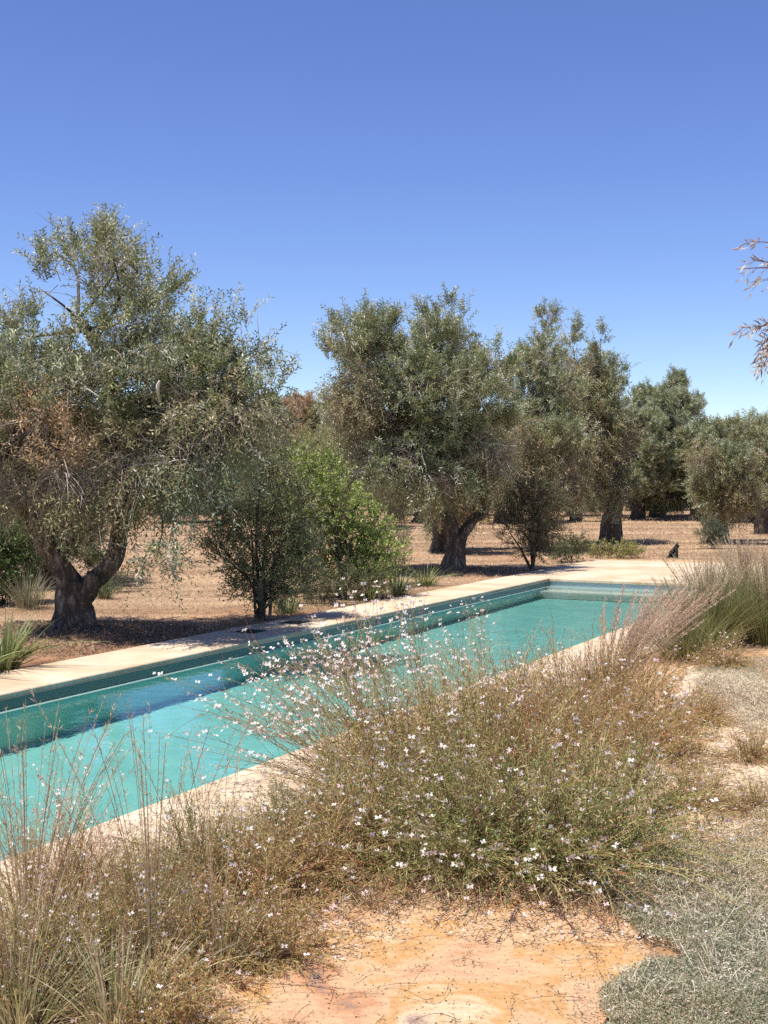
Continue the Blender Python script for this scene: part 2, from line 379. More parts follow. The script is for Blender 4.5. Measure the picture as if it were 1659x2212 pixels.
# ------------------------------------------------------------------ vegetation toolkit
def shoots(g, rng, P, D, L, nl, lL, lW, C, droop=0.0, jit=0.03, stemr=0.0025, stemc=(0.2, 0.15, 0.1), splay=0.75, two=True):
    """N leafy shoots: leaves set round each stem"""
    N = len(P); t = np.linspace(0.08, 1.0, nl)
    L = np.broadcast_to(L, N)
    dn = np.zeros((N, 1, 3)); dn[..., 2] = -1
    pos = P[:, None] + D[:, None] * (L[:, None] * t)[..., None] + dn * (droop * L[:, None] * t ** 2)[..., None]
    tang = nrm(D[:, None] + dn * (2 * droop * t[None])[..., None])
    a = nrm(np.cross(D, rnd(rng, N))); b_ = np.cross(D, a)
    ph = rng.uniform(0, 6.28, (N, 1)) + np.arange(nl)[None] * 2.4
    side = a[:, None] * np.cos(ph)[..., None] + b_[:, None] * np.sin(ph)[..., None]
    ld = nrm(tang * (1 - splay * 0.55) + side * splay + rng.normal(0, .18, side.shape))
    nr = nrm(np.cross(ld, side) + rng.normal(0, .5, side.shape) + np.array([0, 0, .5]))
    B = pos.reshape(-1, 3); M_ = N * nl
    cc = np.repeat(C, nl, axis=0) * rng.uniform(0.7, 1.3, (M_, 1)) + rng.normal(0, jit, (M_, 1)) * 0.5
    leaves(g, B, ld.reshape(-1, 3), nr.reshape(-1, 3), lL * rng.uniform(.7, 1.25, M_), lW * rng.uniform(.7, 1.25, M_), cc)
    k = [0, nl // 2, nl - 1]
    Pp = np.concatenate([P[:, None], pos[:, k[1:]]], 1)
    tubes(g, Pp, np.tile(np.array([stemr, stemr * .7, stemr * .3]), (N, 1)), np.tile(np.array(stemc), (N, 1)) * rng.uniform(.7, 1.3, (N, 1)))
def catmull(P, n):
    P = np.array(P, float); Q = np.vstack([2 * P[0] - P[1], P, 2 * P[-1] - P[-2]]); out = []
    for i in range(1, len(Q) - 2):
        for t in np.linspace(0, 1, n, endpoint=False):
            p0, p1, p2, p3 = Q[i - 1], Q[i], Q[i + 1], Q[i + 2]
            out.append(0.5 * ((2 * p1) + (-p0 + p2) * t + (2 * p0 - 5 * p1 + 4 * p2 - p3) * t * t + (-p0 + 3 * p1 - 3 * p2 + p3) * t ** 3))
    out.append(Q[-2]); return np.array(out)
def limb(g, pts, rad, rng, sides=16, gnarl=0.16, flare=0.0, n=8):
    P4 = catmull(np.hstack([np.array(pts, float), np.array(rad, float)[:, None]]), n)
    P, r = P4[:, :3], P4[:, 3]; K = len(P)
    P = P + np.cumsum(rng.normal(0, 1, (K, 3)), 0) * (r[:, None] * 0.035) * np.linspace(0, 1, K)[:, None]
    T = nrm(np.gradient(P, axis=0)); A = nrm(np.cross(T, np.array([0.13, 1, 0.1]))); Bv = np.cross(T, A)
    th = np.arange(sides) * 2 * math.pi / sides; ph = rng.uniform(0, 6, 5)
    s = np.linspace(0, 1, K)[:, None]; L = np.linalg.norm(P[-1] - P[0])
    mod = 1 + gnarl * (np.sin(3 * th[None] + ph[0] + 3 * s) + .7 * np.sin(5 * th[None] + ph[1] - 4 * s * L) + .5 * np.sin(2 * th[None] + ph[2] + 4 * s * L) + .4 * np.sin(8 * th + ph[3] + 7 * s)) \
        + rng.normal(0, gnarl * .12, (K, sides))
    if flare: mod = mod + flare * np.exp(-s * 3.2) * (1 + .6 * np.sin(4 * th[None] + ph[4] + s * 2))
    v = P[:, None] + (A[:, None] * np.cos(th)[None, :, None] + Bv[:, None] * np.sin(th)[None, :, None]) * (r[:, None] * mod)[..., None]
    j = np.arange(sides)[None]; j2 = (j + 1) % sides; b_ = (np.arange(K - 1) * sides)[:, None]
    f = np.stack([b_ + j, b_ + j2, b_ + sides + j2, b_ + sides + j], -1)
    vv = np.vstack([v.reshape(-1, 3), P[-1]]); cap = [(K - 1) * sides + i for i in range(sides)]
    fc = [(cap[i], cap[(i + 1) % sides], cap[(i + 2) % sides], len(vv) - 1) for i in range(0, sides, 2)]
    g.add(vv, np.vstack([f.reshape(-1, 4), fc]), (1, 1, 1))
    return P
OLV = np.array([[0.24, 0.28, 0.125], [0.14, 0.18, 0.07], [0.35, 0.38, 0.21], [0.29, 0.30, 0.12], [0.58, 0.60, 0.44]])
DRY = np.array([[0.60, 0.42, 0.25], [0.50, 0.34, 0.19], [0.42, 0.32, 0.19]])
KHA = np.array([[0.34, 0.31, 0.15], [0.42, 0.34, 0.20], [0.21, 0.22, 0.09]])
def pick(rng, pal, n, p=None): return pal[rng.choice(len(pal), n, p=p)] * rng.uniform(.85, 1.15, (n, 1))
def olive(bx, by, limbs, blobs, label, seed, dens=1.0, leaf=(0.068, 0.020), name='olive_tree', group='olive trees in the grove', depth=1.0, stub=None, drop=0):
    """limbs: [(pts in photo grid + depth m, radii m)], blobs: (cx, cy, rx, ry, kind) in photo grid at the tree's distance"""
    rng = np.random.default_rng(seed); base = G(bx, by); D = base[1]; s = F / math.hypot(D, CAMH)
    z0 = float(ground_z(np.array(base[0]), np.array(base[1])))
    root = empty(name, (base[0], base[1], z0), label, 'olive tree', group)
    def loc(x, y, d=0): k = 1 + d / D; return np.array([(x - bx) / s * k + base[0] * (d / D), d, (by - y) / s * k - (k - 1) * CAMH * 0 - z0])
    g = Geo(); ends = []
    for li, (pts, rad) in enumerate(limbs):
        L = [loc(*p) for p in pts]
        if li == 0: L[0][2] = -0.12
        Pl = limb(g, L, rad, rng, flare=0.35 if li == 0 else 0); rl = np.interp(np.linspace(0, 1, len(Pl)), np.linspace(0, 1, len(rad)), rad)
        if li: ends += [(Pl[i], rl[i]) for i in range(len(Pl) // 3, len(Pl), 3)]
    B = []
    for (cx, cy, rx, ry, kind) in blobs:
        cy += drop * min(1, max(0, (870 - cy) / 120))
        for rep in range(2 if depth > 0.5 and rx / s > 0.35 and kind != 'd' else 1):
            d = -depth if kind == 'd' else rng.uniform(-1, 1) * depth if rep == 0 else (1.0 if rng.random() < .5 else -1.0) * depth * rng.uniform(.7, 1.2)
            if stub and cx > 380: d = -abs(d) * .6 - .35
            B.append((loc(cx + (rng.normal(0, rx * .2) if rep else 0), cy, d), rx / s, ry / s, kind, rep))
    for c, rx, ry, kind, rep in B:
        if kind == 'o':
            limb(g, [c + [-.15, .1, .75], c + [.05, 0, .35], c], [.014, .010, .006], rng, sides=5, gnarl=.05, n=4); continue
        e, r0 = min(ends, key=lambda q: np.linalg.norm((q[0] - c) * [1, 1, .8]) + max(0, q[0][2] - c[2]) * 1.5 + rng.uniform(0, .35))
        mid = e * .5 + c * .5 + rng.normal(0, .12, 3) * np.linalg.norm(c - e)
        limb(g, [e, mid, c + rng.normal(0, .1, 3) * rx], [min(r0 * .5, .05), min(r0 * .3, .028), .009], rng, sides=7, gnarl=.1, n=5)
    g.build('trunk', M_BARK, root, smooth=True)
    if stub:
        q = loc(stub[0], stub[1], -1.15); g = Geo(); limb(g, [q + [-.03, .3, -.14], q + [-.01, .04, -.05], q, q + [.02, -.02, .05]], [.013, .017, .019, .010], rng, sides=10, gnarl=.1, n=4)
        o_ = g.build('pruned_branch_stub', M_PALE, root, smooth=True); o_['label'] = 'pale barkless branch stub'
    gl = Geo(); gt = Geo()
    for c, rx, ry, kind, rep in B:
        rd = np.array([rx, rx * .9, ry]); vol = rx * rx * ry
        sparse = .45 if kind == 's' else 1.0
        n = int(500 * dens * vol ** .72 * sparse * (1 if rep == 0 else .6)) + 12
        ncl = max(5, n // 9); q0 = nrm(rnd(rng, ncl)); cc0 = q0 * rng.uniform(.2, 1.0, (ncl, 1)) ** .55 * (1 + .3 * np.sin(q0[:, :1] * 5 + c[0] * 7) * np.cos(q0[:, 2:] * 6 + c[2] * 5))
        wch = rng.integers(0, ncl, n); q = nrm(q0[wch] + rnd(rng, n, .3))
        P = c + cc0[wch] * rd + rnd(rng, n, .16) * rd ** .5 * .55
        low = kind in 'hko'
        D_ = nrm(q * .5 + np.array([0, 0, -.3 if low else .85]) + rnd(rng, n, .3))
        pal = {'g': OLV, 'o': OLV, 's': OLV, 'd': DRY, 'k': KHA, 'h': OLV, 'y': KHA}[kind]
        Cc = pick(rng, pal, n)
        if kind in 'gsh': 
            m_ = rng.random(n) < .12; Cc[m_] = pick(rng, KHA, m_.sum())
        shoots(gl, rng, P, D_, rng.uniform(.14, .48, n), 15, leaf[0], leaf[1], Cc, droop=.18 if not low else .35, stemc=(.24, .19, .13))
        # bare twigs
        nb = int(n * (1.1 if kind in 'kdhy' else .35))
        q = nrm(rnd(rng, nb)); P = c + q * rng.uniform(.1, .95, (nb, 1)) * rd
        Dd = nrm(q * .4 + rnd(rng, nb, .6) + np.array([0, 0, -.35 if kind in 'kdh' else .2])); Lb = rng.uniform(.15, .45, (nb, 1, 1))
        bend = rnd(rng, nb, .3)[:, None]; t = np.linspace(0, 1, 5)[None, :, None]
        path = P[:, None] + (Dd[:, None] * t + bend * t * t * .5 + np.array([0, 0, -.22]) * t * t) * Lb
        tubes(gt, path, np.linspace(.0052, .0016, 5)[None] * rng.uniform(.6, 1.5, (nb, 1)), pick(rng, np.array([[.44, .38, .31], [.30, .24, .18], [.54, .48, .40]]), nb))
    gl.build('foliage', M_LEAF, root); gt.build('twigs', M_DRY, root)
    return root

# big tree on the left
olive(160, 1372, [([(160, 1372, 0), (162, 1310, 0), (172, 1250, 0)], [.22, .165, .175]),
                  ([(165, 1270, 0), (120, 1200, -.05), (80, 1140, -.1), (40, 1060, -.1), (-10, 980, 0)], [.12, .09, .08, .07, .045]),
                  ([(185, 1270, 0), (245, 1215, .0), (262, 1150, .1), (272, 1090, .1), (262, 1010, .1), (330, 900, 0)], [.11, .09, .08, .072, .06, .035]),
                  ([(262, 1040, .1), (250, 900, .3), (215, 760, .2), (170, 690, .1)], [.09, .07, .06, .04]),
                  ([(272, 1060, 0), (380, 960, -.2), (480, 870, 0)], [.08, .06, .04]),
                  ([(180, 1290, -.1), (196, 1262, -.16), (203, 1235, -.18)], [.10, .085, .07])],
      [(240, 560, 85, 90, 'g'), (250, 500, 45, 50, 's'), (110, 600, 55, 90, 's'), (120, 530, 26, 40, 's'), (320, 630, 75, 75, 'g'), (60, 700, 60, 60, 's'), (290, 700, 85, 70, 'g'),
       (40, 800, 110, 100, 'g'), (170, 790, 100, 90, 'g'), (390, 720, 80, 90, 'g'), (440, 790, 100, 80, 'g'), (530, 730, 55, 75, 'g'), (570, 820, 70, 60, 's'), (380, 880, 130, 80, 'h'),
       (240, 880, 120, 90, 'g'), (100, 920, 110, 90, 'k'), (-20, 960, 90, 120, 'g'), (150, 990, 60, 65, 'd'), (60, 1040, 90, 55, 'k'), (300, 990, 110, 80, 'k'), (440, 960, 110, 70, 'h'),
       (470, 880, 100, 60, 'k'), (360, 1060, 80, 45, 'k'), (100, 890, 50, 35, 'd'), (-60, 800, 90, 120, 'g'), (340, 1175, 52, 26, 'o'), (0, 1060, 60, 40, 'k'), (200, 1040, 70, 40, 'k'), (560, 900, 60, 60, 'k')],
      'large old olive tree with a low forked trunk at the left, brown sprays in crown', 11, dens=1.9, leaf=(.055, .018), depth=.85, stub=(343, 806), drop=34)
olive(90, 1262, [([(90, 1262, 0), (88, 1220, 0), (95, 1180, 0)], [.2, .16, .14]), ([(95, 1185, 0), (110, 1100, 0), (80, 980, 0)], [.1, .08, .05])],
      [(60, 1130, 75, 55, 'g'), (150, 1120, 70, 50, 'g'), (150, 1195, 60, 34, 'g'), (195, 1225, 34, 24, 'g'), (60, 1200, 50, 36, 'g'), (110, 1230, 44, 24, 'g'), (200, 1090, 50, 50, 'k'), (100, 1050, 100, 60, 'g'), (-10, 1060, 80, 70, 'g'), (190, 1170, 40, 40, 'g'), (50, 960, 90, 60, 'g')],
      'dark leafy olive tree directly behind the forked one, seen between its limbs', 21, dens=1.7, leaf=(.075, .022), depth=.9)
# middle tree
olive(980, 1235, [([(980, 1235, 0), (985, 1190, 0), (984, 1155, 0)], [.20, .16, .155]),
                  ([(980, 1160, 0), (968, 1120, 0), (950, 1085, 0), (900, 980, 0), (830, 850, 0)], [.125, .115, .095, .07, .035]),
                  ([(992, 1165, 0), (1022, 1125, .1), (1050, 1090, .1), (1040, 960, 0), (1000, 820, 0)], [.11, .09, .08, .06, .035]),
                  ([(960, 1100, 0), (930, 980, .2), (940, 850, .1)], [.10, .08, .05])],
      [(775, 710, 58, 60, 'g'), (835, 700, 50, 52, 'g'), (740, 690, 26, 30, 's'), (800, 780, 75, 55, 'g'), (790, 840, 60, 55, 'k'), (955, 700, 50, 60, 'g'), (900, 740, 45, 50, 'g'), (1000, 740, 40, 50, 'g'),
       (890, 820, 80, 65, 'g'), (990, 820, 80, 65, 'g'), (1065, 790, 42, 50, 'g'), (860, 900, 75, 50, 'k'), (950, 900, 80, 65, 'g'), (1050, 890, 60, 70, 'g'), (790, 950, 75, 60, 'h'), (880, 980, 80, 60, 'h'),
       (985, 980, 75, 65, 'g'), (1060, 980, 45, 60, 'k'), (950, 1025, 70, 35, 'h'), (1030, 1030, 50, 32, 'k'), (820, 1010, 60, 40, 'h'), (740, 900, 40, 50, 'k'), (880, 1035, 50, 26, 'k')],
      'olive tree with a clean forked trunk right behind the middle of the pool coping', 12, dens=2.0, leaf=(.07, .021), depth=.85, drop=26)
olive(1165, 1188, [([(1165, 1188, 0), (1160, 1120, 0), (1165, 1050, 0)], [.2, .17, .14]), ([(1165, 1060, 0), (1150, 950, 0), (1170, 800, 0)], [.12, .09, .04])],
      [(1182, 700, 22, 45, 'g'), (1178, 770, 40, 50, 'g'), (1140, 790, 34, 45, 'g'), (1150, 860, 55, 55, 'g'), (1210, 850, 45, 55, 'g'), (1140, 940, 55, 60, 'k'), (1200, 940, 60, 55, 'g'), (1160, 1020, 60, 50, 'k'), (1215, 1030, 45, 45, 'k')],
      'olive tree with a pointed leafy spire, behind the thin dark shrub', 13, dens=2.0, leaf=(.08, .02), depth=.8)
olive(1320, 1172, [([(1318, 1172, 0), (1322, 1130, 0), (1330, 1090, 0)], [.27, .24, .22]), ([(1328, 1100, 0), (1310, 1000, 0), (1270, 860, 0)], [.16, .12, .05]), ([(1335, 1090, 0), (1345, 990, .1), (1310, 850, 0)], [.13, .09, .04])],
      [(1238, 750, 26, 42, 's'), (1290, 745, 24, 38, 's'), (1260, 810, 50, 45, 'k'), (1300, 830, 45, 50, 'g'), (1240, 880, 50, 50, 'k'), (1310, 890, 45, 50, 'g'), (1265, 950, 55, 50, 'k'), (1325, 960, 36, 60, 'k'), (1300, 1030, 38, 50, 'h'),
       (1240, 1010, 40, 45, 'k'), (1345, 1050, 20, 45, 'h')],
      'olive tree with a thick dark trunk beyond the pool deck, browned crown', 14, dens=2.2, leaf=(.09, .022), depth=.8)
TD = olive(1420, 1116, [([(1420, 1116, 0), (1422, 1095, 0), (1425, 1070, 0)], [.32, .27, .25]), ([(1425, 1075, 0), (1440, 1000, 0), (1450, 900, 0)], [.2, .14, .06])],
      [(1462, 832, 18, 24, 'g'), (1400, 872, 36, 30, 'g'), (1440, 858, 26, 26, 's'), (1500, 880, 22, 28, 's'), (1460, 880, 38, 36, 'g'), (1380, 920, 30, 34, 'g'), (1430, 940, 50, 40, 'g'), (1490, 940, 28, 38, 'g'), (1390, 1000, 45, 38, 'g'), (1450, 1010, 50, 38, 'g'), (1500, 1020, 32, 36, 'g'), (1420, 1055, 45, 26, 'h'), (1480, 1065, 38, 22, 'h')],
      'green rounded olive tree in the open field right of the thick-trunked one', 15, dens=3.4, leaf=(.09, .026), depth=1.5)
TE = olive(1550, 1170, [([(1550, 1170, 0), (1552, 1140, 0), (1548, 1110, 0)], [.26, .22, .2]), ([(1550, 1115, 0), (1560, 1040, 0), (1580, 970, 0)], [.15, .1, .05])],
      [(1560, 950, 36, 32, 'g'), (1600, 945, 30, 32, 'g'), (1520, 985, 30, 36, 'k'), (1575, 1000, 45, 40, 'g'), (1530, 1050, 42, 38, 'g'), (1590, 1060, 45, 40, 'k'), (1555, 1100, 40, 26, 'h')],
      'olive tree wrapped in green suckers at its foot, right of the field', 16, dens=2.8, leaf=(.08, .021), depth=.9)
TF = olive(1655, 1152, [([(1655, 1152, 0), (1650, 1120, 0), (1658, 1080, 0)], [.3, .25, .22]), ([(1658, 1090, 0), (1650, 1020, 0), (1670, 950, 0)], [.15, .1, .05])],
      [(1640, 930, 34, 26, 'g'), (1690, 950, 40, 36, 'g'), (1640, 990, 44, 36, 'k'), (1700, 1010, 44, 40, 'g'), (1650, 1050, 44, 34, 'g'), (1710, 1070, 44, 36, 'g')],
      'olive tree with a dark trunk at the right edge of the photo', 17, dens=2.8, leaf=(.085, .022), depth=.9)
TG = olive(650, 1128, [([(650, 1128, 0), (655, 1100, 0), (648, 1060, 0)], [.25, .2, .18]), ([(650, 1065, 0), (640, 1000, 0), (650, 900, 0)], [.14, .1, .05])],
      [(655, 880, 34, 28, 'd'), (615, 905, 36, 34, 'k'), (690, 905, 30, 32, 'k'), (640, 960, 48, 40, 'd'), (700, 970, 38, 40, 'k'), (600, 990, 45, 40, 'g'), (650, 1030, 55, 36, 'g'), (710, 1040, 36, 34, 'h')],
      'browned orange-leaved olive tree behind the bright green shrub', 18, dens=2.0, leaf=(.12, .03), depth=1.2)
TH = olive(745, 1140, [([(745, 1140, 0), (750, 1100, 0), (748, 1060, 0)], [.25, .2, .18]), ([(748, 1065, 0), (740, 1000, 0), (750, 900, 0)], [.14, .1, .05])],
      [(735, 890, 32, 28, 'g'), (775, 900, 30, 34, 'g'), (740, 960, 46, 40, 'g'), (800, 970, 38, 40, 'k'), (700, 990, 36, 40, 'g'), (760, 1030, 50, 36, 'g'), (820, 1040, 40, 34, 'g')],
      'grey green olive tree half hidden behind the left side of the middle tree', 19, dens=2.0, leaf=(.11, .028), depth=1.2)
# grove beyond: copies
rng = np.random.default_rng(77)
protos = [TD, TE, TG, TH, TF]
spots = [(955, 1190, 'olive tree with a dark trunk just left behind the middle tree'), (1375, 1122, None), (1500, 1124, None), (1610, 1128, None), (1330, 1118, None), (1100, 1125, None), (860, 1122, None)]
rows = [(1128, 170), (1112, 140), (1101, 120), (1093, 95), (1086, 85), (1079, 70)]
k = 0
for ri, (yy, dx) in enumerate(rows):
    x = -80 + rng.uniform(0, dx)
    while x < 1760:
        if not (ri < 2 and (1360 < x < 1500 or 560 < x < 800)):
            spots.append((x, yy + rng.normal(0, 1.5), None))
        x += dx * rng.uniform(.8, 1.2)
for i, (x, y, lb) in enumerate(spots):
    p = G(x, y); src = protos[rng.integers(0, 5)]
    sc = rng.uniform(.85, 1.05) * (0.85 if src is TD else 1)
    c = copy_tree(src, (p[0], p[1], -.03), rng.uniform(0, 6.28), (sc, sc, sc * rng.uniform(.85, 1.0)), lb or 'small distant grey green olive tree in the rows at the back of the grove')
    c['group'] = 'distant olive trees at the back of the grove' if not lb else 'olive trees in the grove'

# ------------------------------------------------------------------ shrubs behind the pool
def shrub(name, label, cat, bx, by, blobs, pal, seed, leaf, dens=1.0, mat=M_GREEN, stems=3, stemr=.03, depth=.5, up=.7, nl=12, sl=(.12, .35), twig=.3, group=None, droop=.2, splay=.75, top=None):
    rng = np.random.default_rng(seed); base = G(bx, by); D = base[1]; s = F / math.hypot(D, CAMH)
    root = empty(name, (base[0], base[1], float(ground_z(np.array(base[0]), np.array(base[1])))), label, cat, group)
    g = Geo(); gl = Geo(); pal = np.array(pal)
    loc = lambda x, y, d=0: np.array([(x - bx) / s, d, (by - y) / s])
    Bs = [(loc(cx, cy, rng.uniform(-1, 1) * depth * .6), rx / s, ry / s) for cx, cy, rx, ry in blobs]
    for c, rx, ry in Bs:
        o = rng.normal(0, .04, 3); o[2] = -.06
        for _ in range(stems):
            m_ = np.array([c[0] * .22, c[1] * .22, c[2] * .5]) + rng.normal(0, .03, 3) * (1 + np.linalg.norm(c)); m_[2] = abs(m_[2])
            limb(g, [o, m_, c + rng.normal(0, .4, 3) * rx], [stemr, stemr * .7, stemr * .25], rng, sides=6, gnarl=.08, n=4)
    for c, rx, ry in Bs:
        rd = np.array([rx, max(rx * .8, .15), ry]); n = int(700 * dens * (rx * rx * ry) ** .7) + 8
        q = nrm(rnd(rng, n)); P = c + q * rng.uniform(.2, 1.02, (n, 1)) ** .6 * rd * (1 + .2 * np.sin(q[:, :1] * 6 + c[0] * 9) * np.cos(q[:, 2:] * 7)); P[:, 2] = np.maximum(P[:, 2], .02)
        Dd = nrm(q * .6 + np.array([0, 0, up]) + rnd(rng, n, .35))
        shoots(gl, rng, P, Dd, rng.uniform(sl[0], sl[1], n), nl, leaf[0], leaf[1], pick(rng, pal, n), droop=droop, splay=splay)
        nb = int(n * twig)
        if nb:
            q = nrm(rnd(rng, nb)); P = c + q * rng.uniform(.1, .9, (nb, 1)) * rd; P[:, 2] = np.maximum(P[:, 2], .02)
            t = np.linspace(0, 1, 4)[None, :, None]; Dd = nrm(q + np.array([0, 0, .6]) + rnd(rng, nb, .3))
            tubes(g, P[:, None] + Dd[:, None] * t * rng.uniform(.2, .5, (nb, 1, 1)) + rnd(rng, nb, .06)[:, None] * t * t, np.tile(np.linspace(.005, .0015, 4), (nb, 1)), pick(rng, np.array([[.25, .19, .13]]), nb))
    g.build('stems', M_BARK, root); gl.build('foliage', mat, root)
    return root
GRN = [[.10, .15, .045], [.07, .11, .035], [.14, .18, .06]]; LIME = [[.34, .40, .10], [.26, .33, .08], [.42, .46, .14]]; DKG = [[.09, .12, .045], [.13, .15, .06], [.17, .18, .08]]
shrub('dark_shrub', 'thin dark multi-stemmed shrub right of the olive shadow, behind the skimmer lids', 'shrub', 565, 1335,
      [(560, 1240, 70, 40), (500, 1200, 45, 35), (610, 1180, 60, 55), (545, 1140, 60, 55), (590, 1060, 60, 60), (640, 1100, 40, 60), (575, 980, 50, 55), (490, 1120, 40, 40), (600, 1280, 40, 30), (480, 1160, 40, 36), (530, 1270, 36, 28), (640, 1250, 40, 45), (650, 1180, 45, 50)], [[.26, .27, .11], [.33, .32, .15], [.18, .21, .08], [.42, .39, .21]], 31, (.048, .018), dens=1.9, stems=1, stemr=.024, mat=M_GREEN, twig=.5, depth=.35)
shrub('bright_green_shrub', 'bright lime green leafy shrub in the middle of the row behind the pool', 'shrub', 740, 1290,
      [(660, 1080, 60, 65), (700, 1030, 55, 55), (640, 1010, 40, 40), (730, 1100, 60, 60), (690, 1160, 65, 55), (760, 1170, 60, 50), (800, 1140, 50, 45), (820, 1190, 50, 45), (740, 1220, 70, 40), (800, 1240, 50, 35)], LIME + [[.18, .25, .07]], 32, (.045, .028), dens=1.6, stems=2, stemr=.015, twig=.1, sl=(.1, .28))
shrub('feathery_shrub', 'olive green feathery shrub rising above the bright green one', 'shrub', 655, 1275,
      [(640, 990, 50, 60), (600, 1020, 40, 55), (680, 970, 40, 45), (620, 1080, 45, 60), (615, 1160, 45, 55), (640, 1230, 50, 45)], [[.36, .38, .11], [.28, .30, .09], [.42, .42, .17]], 33, (.04, .008), dens=1.6, stems=2, stemr=.012, nl=18, up=1.2)
shrub('pale_shrub', 'loose yellow green shrub at the right end of the bright green one', 'shrub', 850, 1262,
      [(850, 1180, 30, 50), (860, 1130, 26, 40), (835, 1220, 40, 35), (820, 1070, 35, 35)], [[.22, .22, .10], [.26, .24, .12], [.16, .18, .07]], 34, (.04, .010), dens=1.5, stems=2, stemr=.01, nl=16, up=1.0)
shrub('low_dark_shrub', 'low dark green bushy shrub right behind the far coping, below the lime one', 'shrub', 700, 1300,
      [(690, 1265, 45, 32), (740, 1262, 45, 34), (650, 1280, 32, 26), (800, 1255, 45, 32), (610, 1298, 26, 18)], DKG, 35, (.05, .014), dens=1.6, stems=2, stemr=.008)
shrub('thin_shrub', 'spindly dark shrub with many thin stems right of the middle olive tree', 'shrub', 1148, 1228,
      [(1150, 1130, 45, 50), (1110, 1140, 30, 40), (1190, 1140, 35, 40), (1150, 1070, 50, 40), (1200, 1090, 35, 40), (1110, 1080, 30, 35), (1155, 1185, 35, 25)], [[.18, .17, .09], [.26, .23, .13], [.12, .13, .06]], 36, (.055, .017), dens=1.5, stems=1, stemr=.03, twig=.8, mat=M_LEAF, depth=.4)
shrub('low_round_bush', 'low dark green round bush against the deck corner', 'shrub', 1234, 1212,
      [(1225, 1185, 26, 22), (1255, 1180, 18, 20), (1210, 1195, 18, 16)], DKG, 37, (.06, .02), dens=2.2, stems=2, stemr=.01)
shrub('yellow_low_plant', 'low yellow green spreading plant at the far corner of the pool deck', 'plant', 1335, 1203,
      [(1300, 1192, 26, 12), (1340, 1188, 30, 14), (1370, 1194, 20, 9)], [[.34, .34, .10], [.26, .28, .08], [.40, .34, .14]], 38, (.05, .02), dens=2.5, stems=2, stemr=.006)
shrub('left_green_bush', 'green bush at the left edge of the photo behind the forked olive', 'shrub', 10, 1300,
      [(20, 1160, 50, 50), (40, 1220, 45, 45), (-20, 1200, 60, 80), (15, 1265, 40, 30)], [[.12, .19, .06], [.17, .24, .08], [.08, .12, .04]], 39, (.06, .035), dens=1.5, stems=2, stemr=.012)
shrub('sucker_bush', 'green sucker growth round the foot of the right-hand olive tree', 'shrub', 1542, 1184,
      [(1535, 1150, 22, 28), (1555, 1160, 16, 22)], [[.12, .16, .09], [.17, .20, .12]], 40, (.07, .018), dens=2, stems=2, stemr=.008)
for i, (x, y, sx, sy, lb) in enumerate([(235, 1262, 24, 34, 'small grey green bush right behind the forked olive trunk')]):
    shrub('small_bush', lb, 'shrub', x, y + 18, [(x, y, sx, sy)], [[.13, .15, .08], [.09, .11, .05]], 50 + i, (.06, .012), dens=2, stems=2, stemr=.008)

# ------------------------------------------------------------------ strap-leaved and grassy plants
def blades(g, rng, n, L, W, spread, pal, lean=0.5, droop=0.6, K=6, r0=.06, up=1.0):
    az = rng.uniform(0, 6.283, n); out = np.stack([np.cos(az), np.sin(az), np.zeros(n)], -1)
    P = out * rng.uniform(0, r0, (n, 1)); Lr = L * rng.uniform(.55, 1.1, n); ln = rng.uniform(.05, 1, n) * lean
    t = np.linspace(0, 1, K); path = P[:, None] + out[:, None] * (Lr[:, None] * (ln[:, None] * t + spread * ln[:, None] * t ** 2))[..., None]
    path = path + rnd(rng, n, .04)[:, None] * (t ** 2)[None, :, None] * Lr[:, None, None]
    zz = Lr[:, None] * (up * t * np.sqrt(np.maximum(1 - (ln[:, None]) ** 2 * .5, .1)) - droop * ln[:, None] * t ** 2.4)
    path[..., 2] = np.maximum(zz, .01 + 0 * zz)
    wd = W * rng.uniform(.6, 1.2, (n, 1)) * np.maximum(1 - t[None] ** 2.5, .05)
    S = nrm(np.cross(out, [0, 0, 1.]) + rnd(rng, n, .3))
    ribbons(g, path, wd, S, pick(rng, np.array(pal), n)); return path
def strap_plant(x, y, label, seed, L=.5, n=90, pal=((.22, .26, .09), (.32, .33, .13), (.15, .19, .06)), W=.014, name='strap_leaf_plant', group='strap-leaved plants along the far coping', r0=.1, lean=.9):
    rng = np.random.default_rng(seed); p = G(x, y)
    o = empty(name, (p[0], p[1], -.03), label, 'plant', group); g = Geo()
    blades(g, rng, n, L, W, .5, pal, lean=lean, droop=.45, r0=r0); g.build('leaves', M_GREEN, o)
    g = Geo(); blades(g, rng, int(n * .25), L * .6, W * .6, .6, [(.42, .31, .17), (.33, .24, .13)], lean=1.0, droop=.7, r0=r0); g.build('dry_leaves', M_DRY, o)
    return o
strap_plant(10, 1440, 'pale green strap-leaved plant at the left end of the far coping', 61, L=.62, n=150, W=.018, r0=.14)
strap_plant(-60, 1460, 'strap-leaved plant cut by the left edge of the photo', 62, L=.6, n=120, W=.018, r0=.14)
for i, (x, y, lb, L) in enumerate([(800, 1292, 'green grassy clump below the lime shrub', .5), (860, 1280, 'green strap-leaved clump left of the middle olive trunk', .5), (920, 1262, 'pale strap-leaved clump touching the middle olive trunk', .45), (620, 1320, 'small grassy clump between the lids and the low dark shrub', .28)]):
    strap_plant(x, y, lb, 63 + i, L=L, n=130, r0=.16, W=.012)
strap_plant(60, 1310, 'greyish dry grass clump behind the forked olive trunk', 70, L=.6, n=260, pal=((.24, .23, .14), (.32, .28, .17), (.18, .18, .10)), W=.008, r0=.2, lean=.6)
strap_plant(225, 1290, 'dark green grass clump right of the forked olive trunk', 71, L=.38, n=160, pal=((.10, .13, .06), (.16, .19, .09)), W=.01, r0=.12, lean=.7)

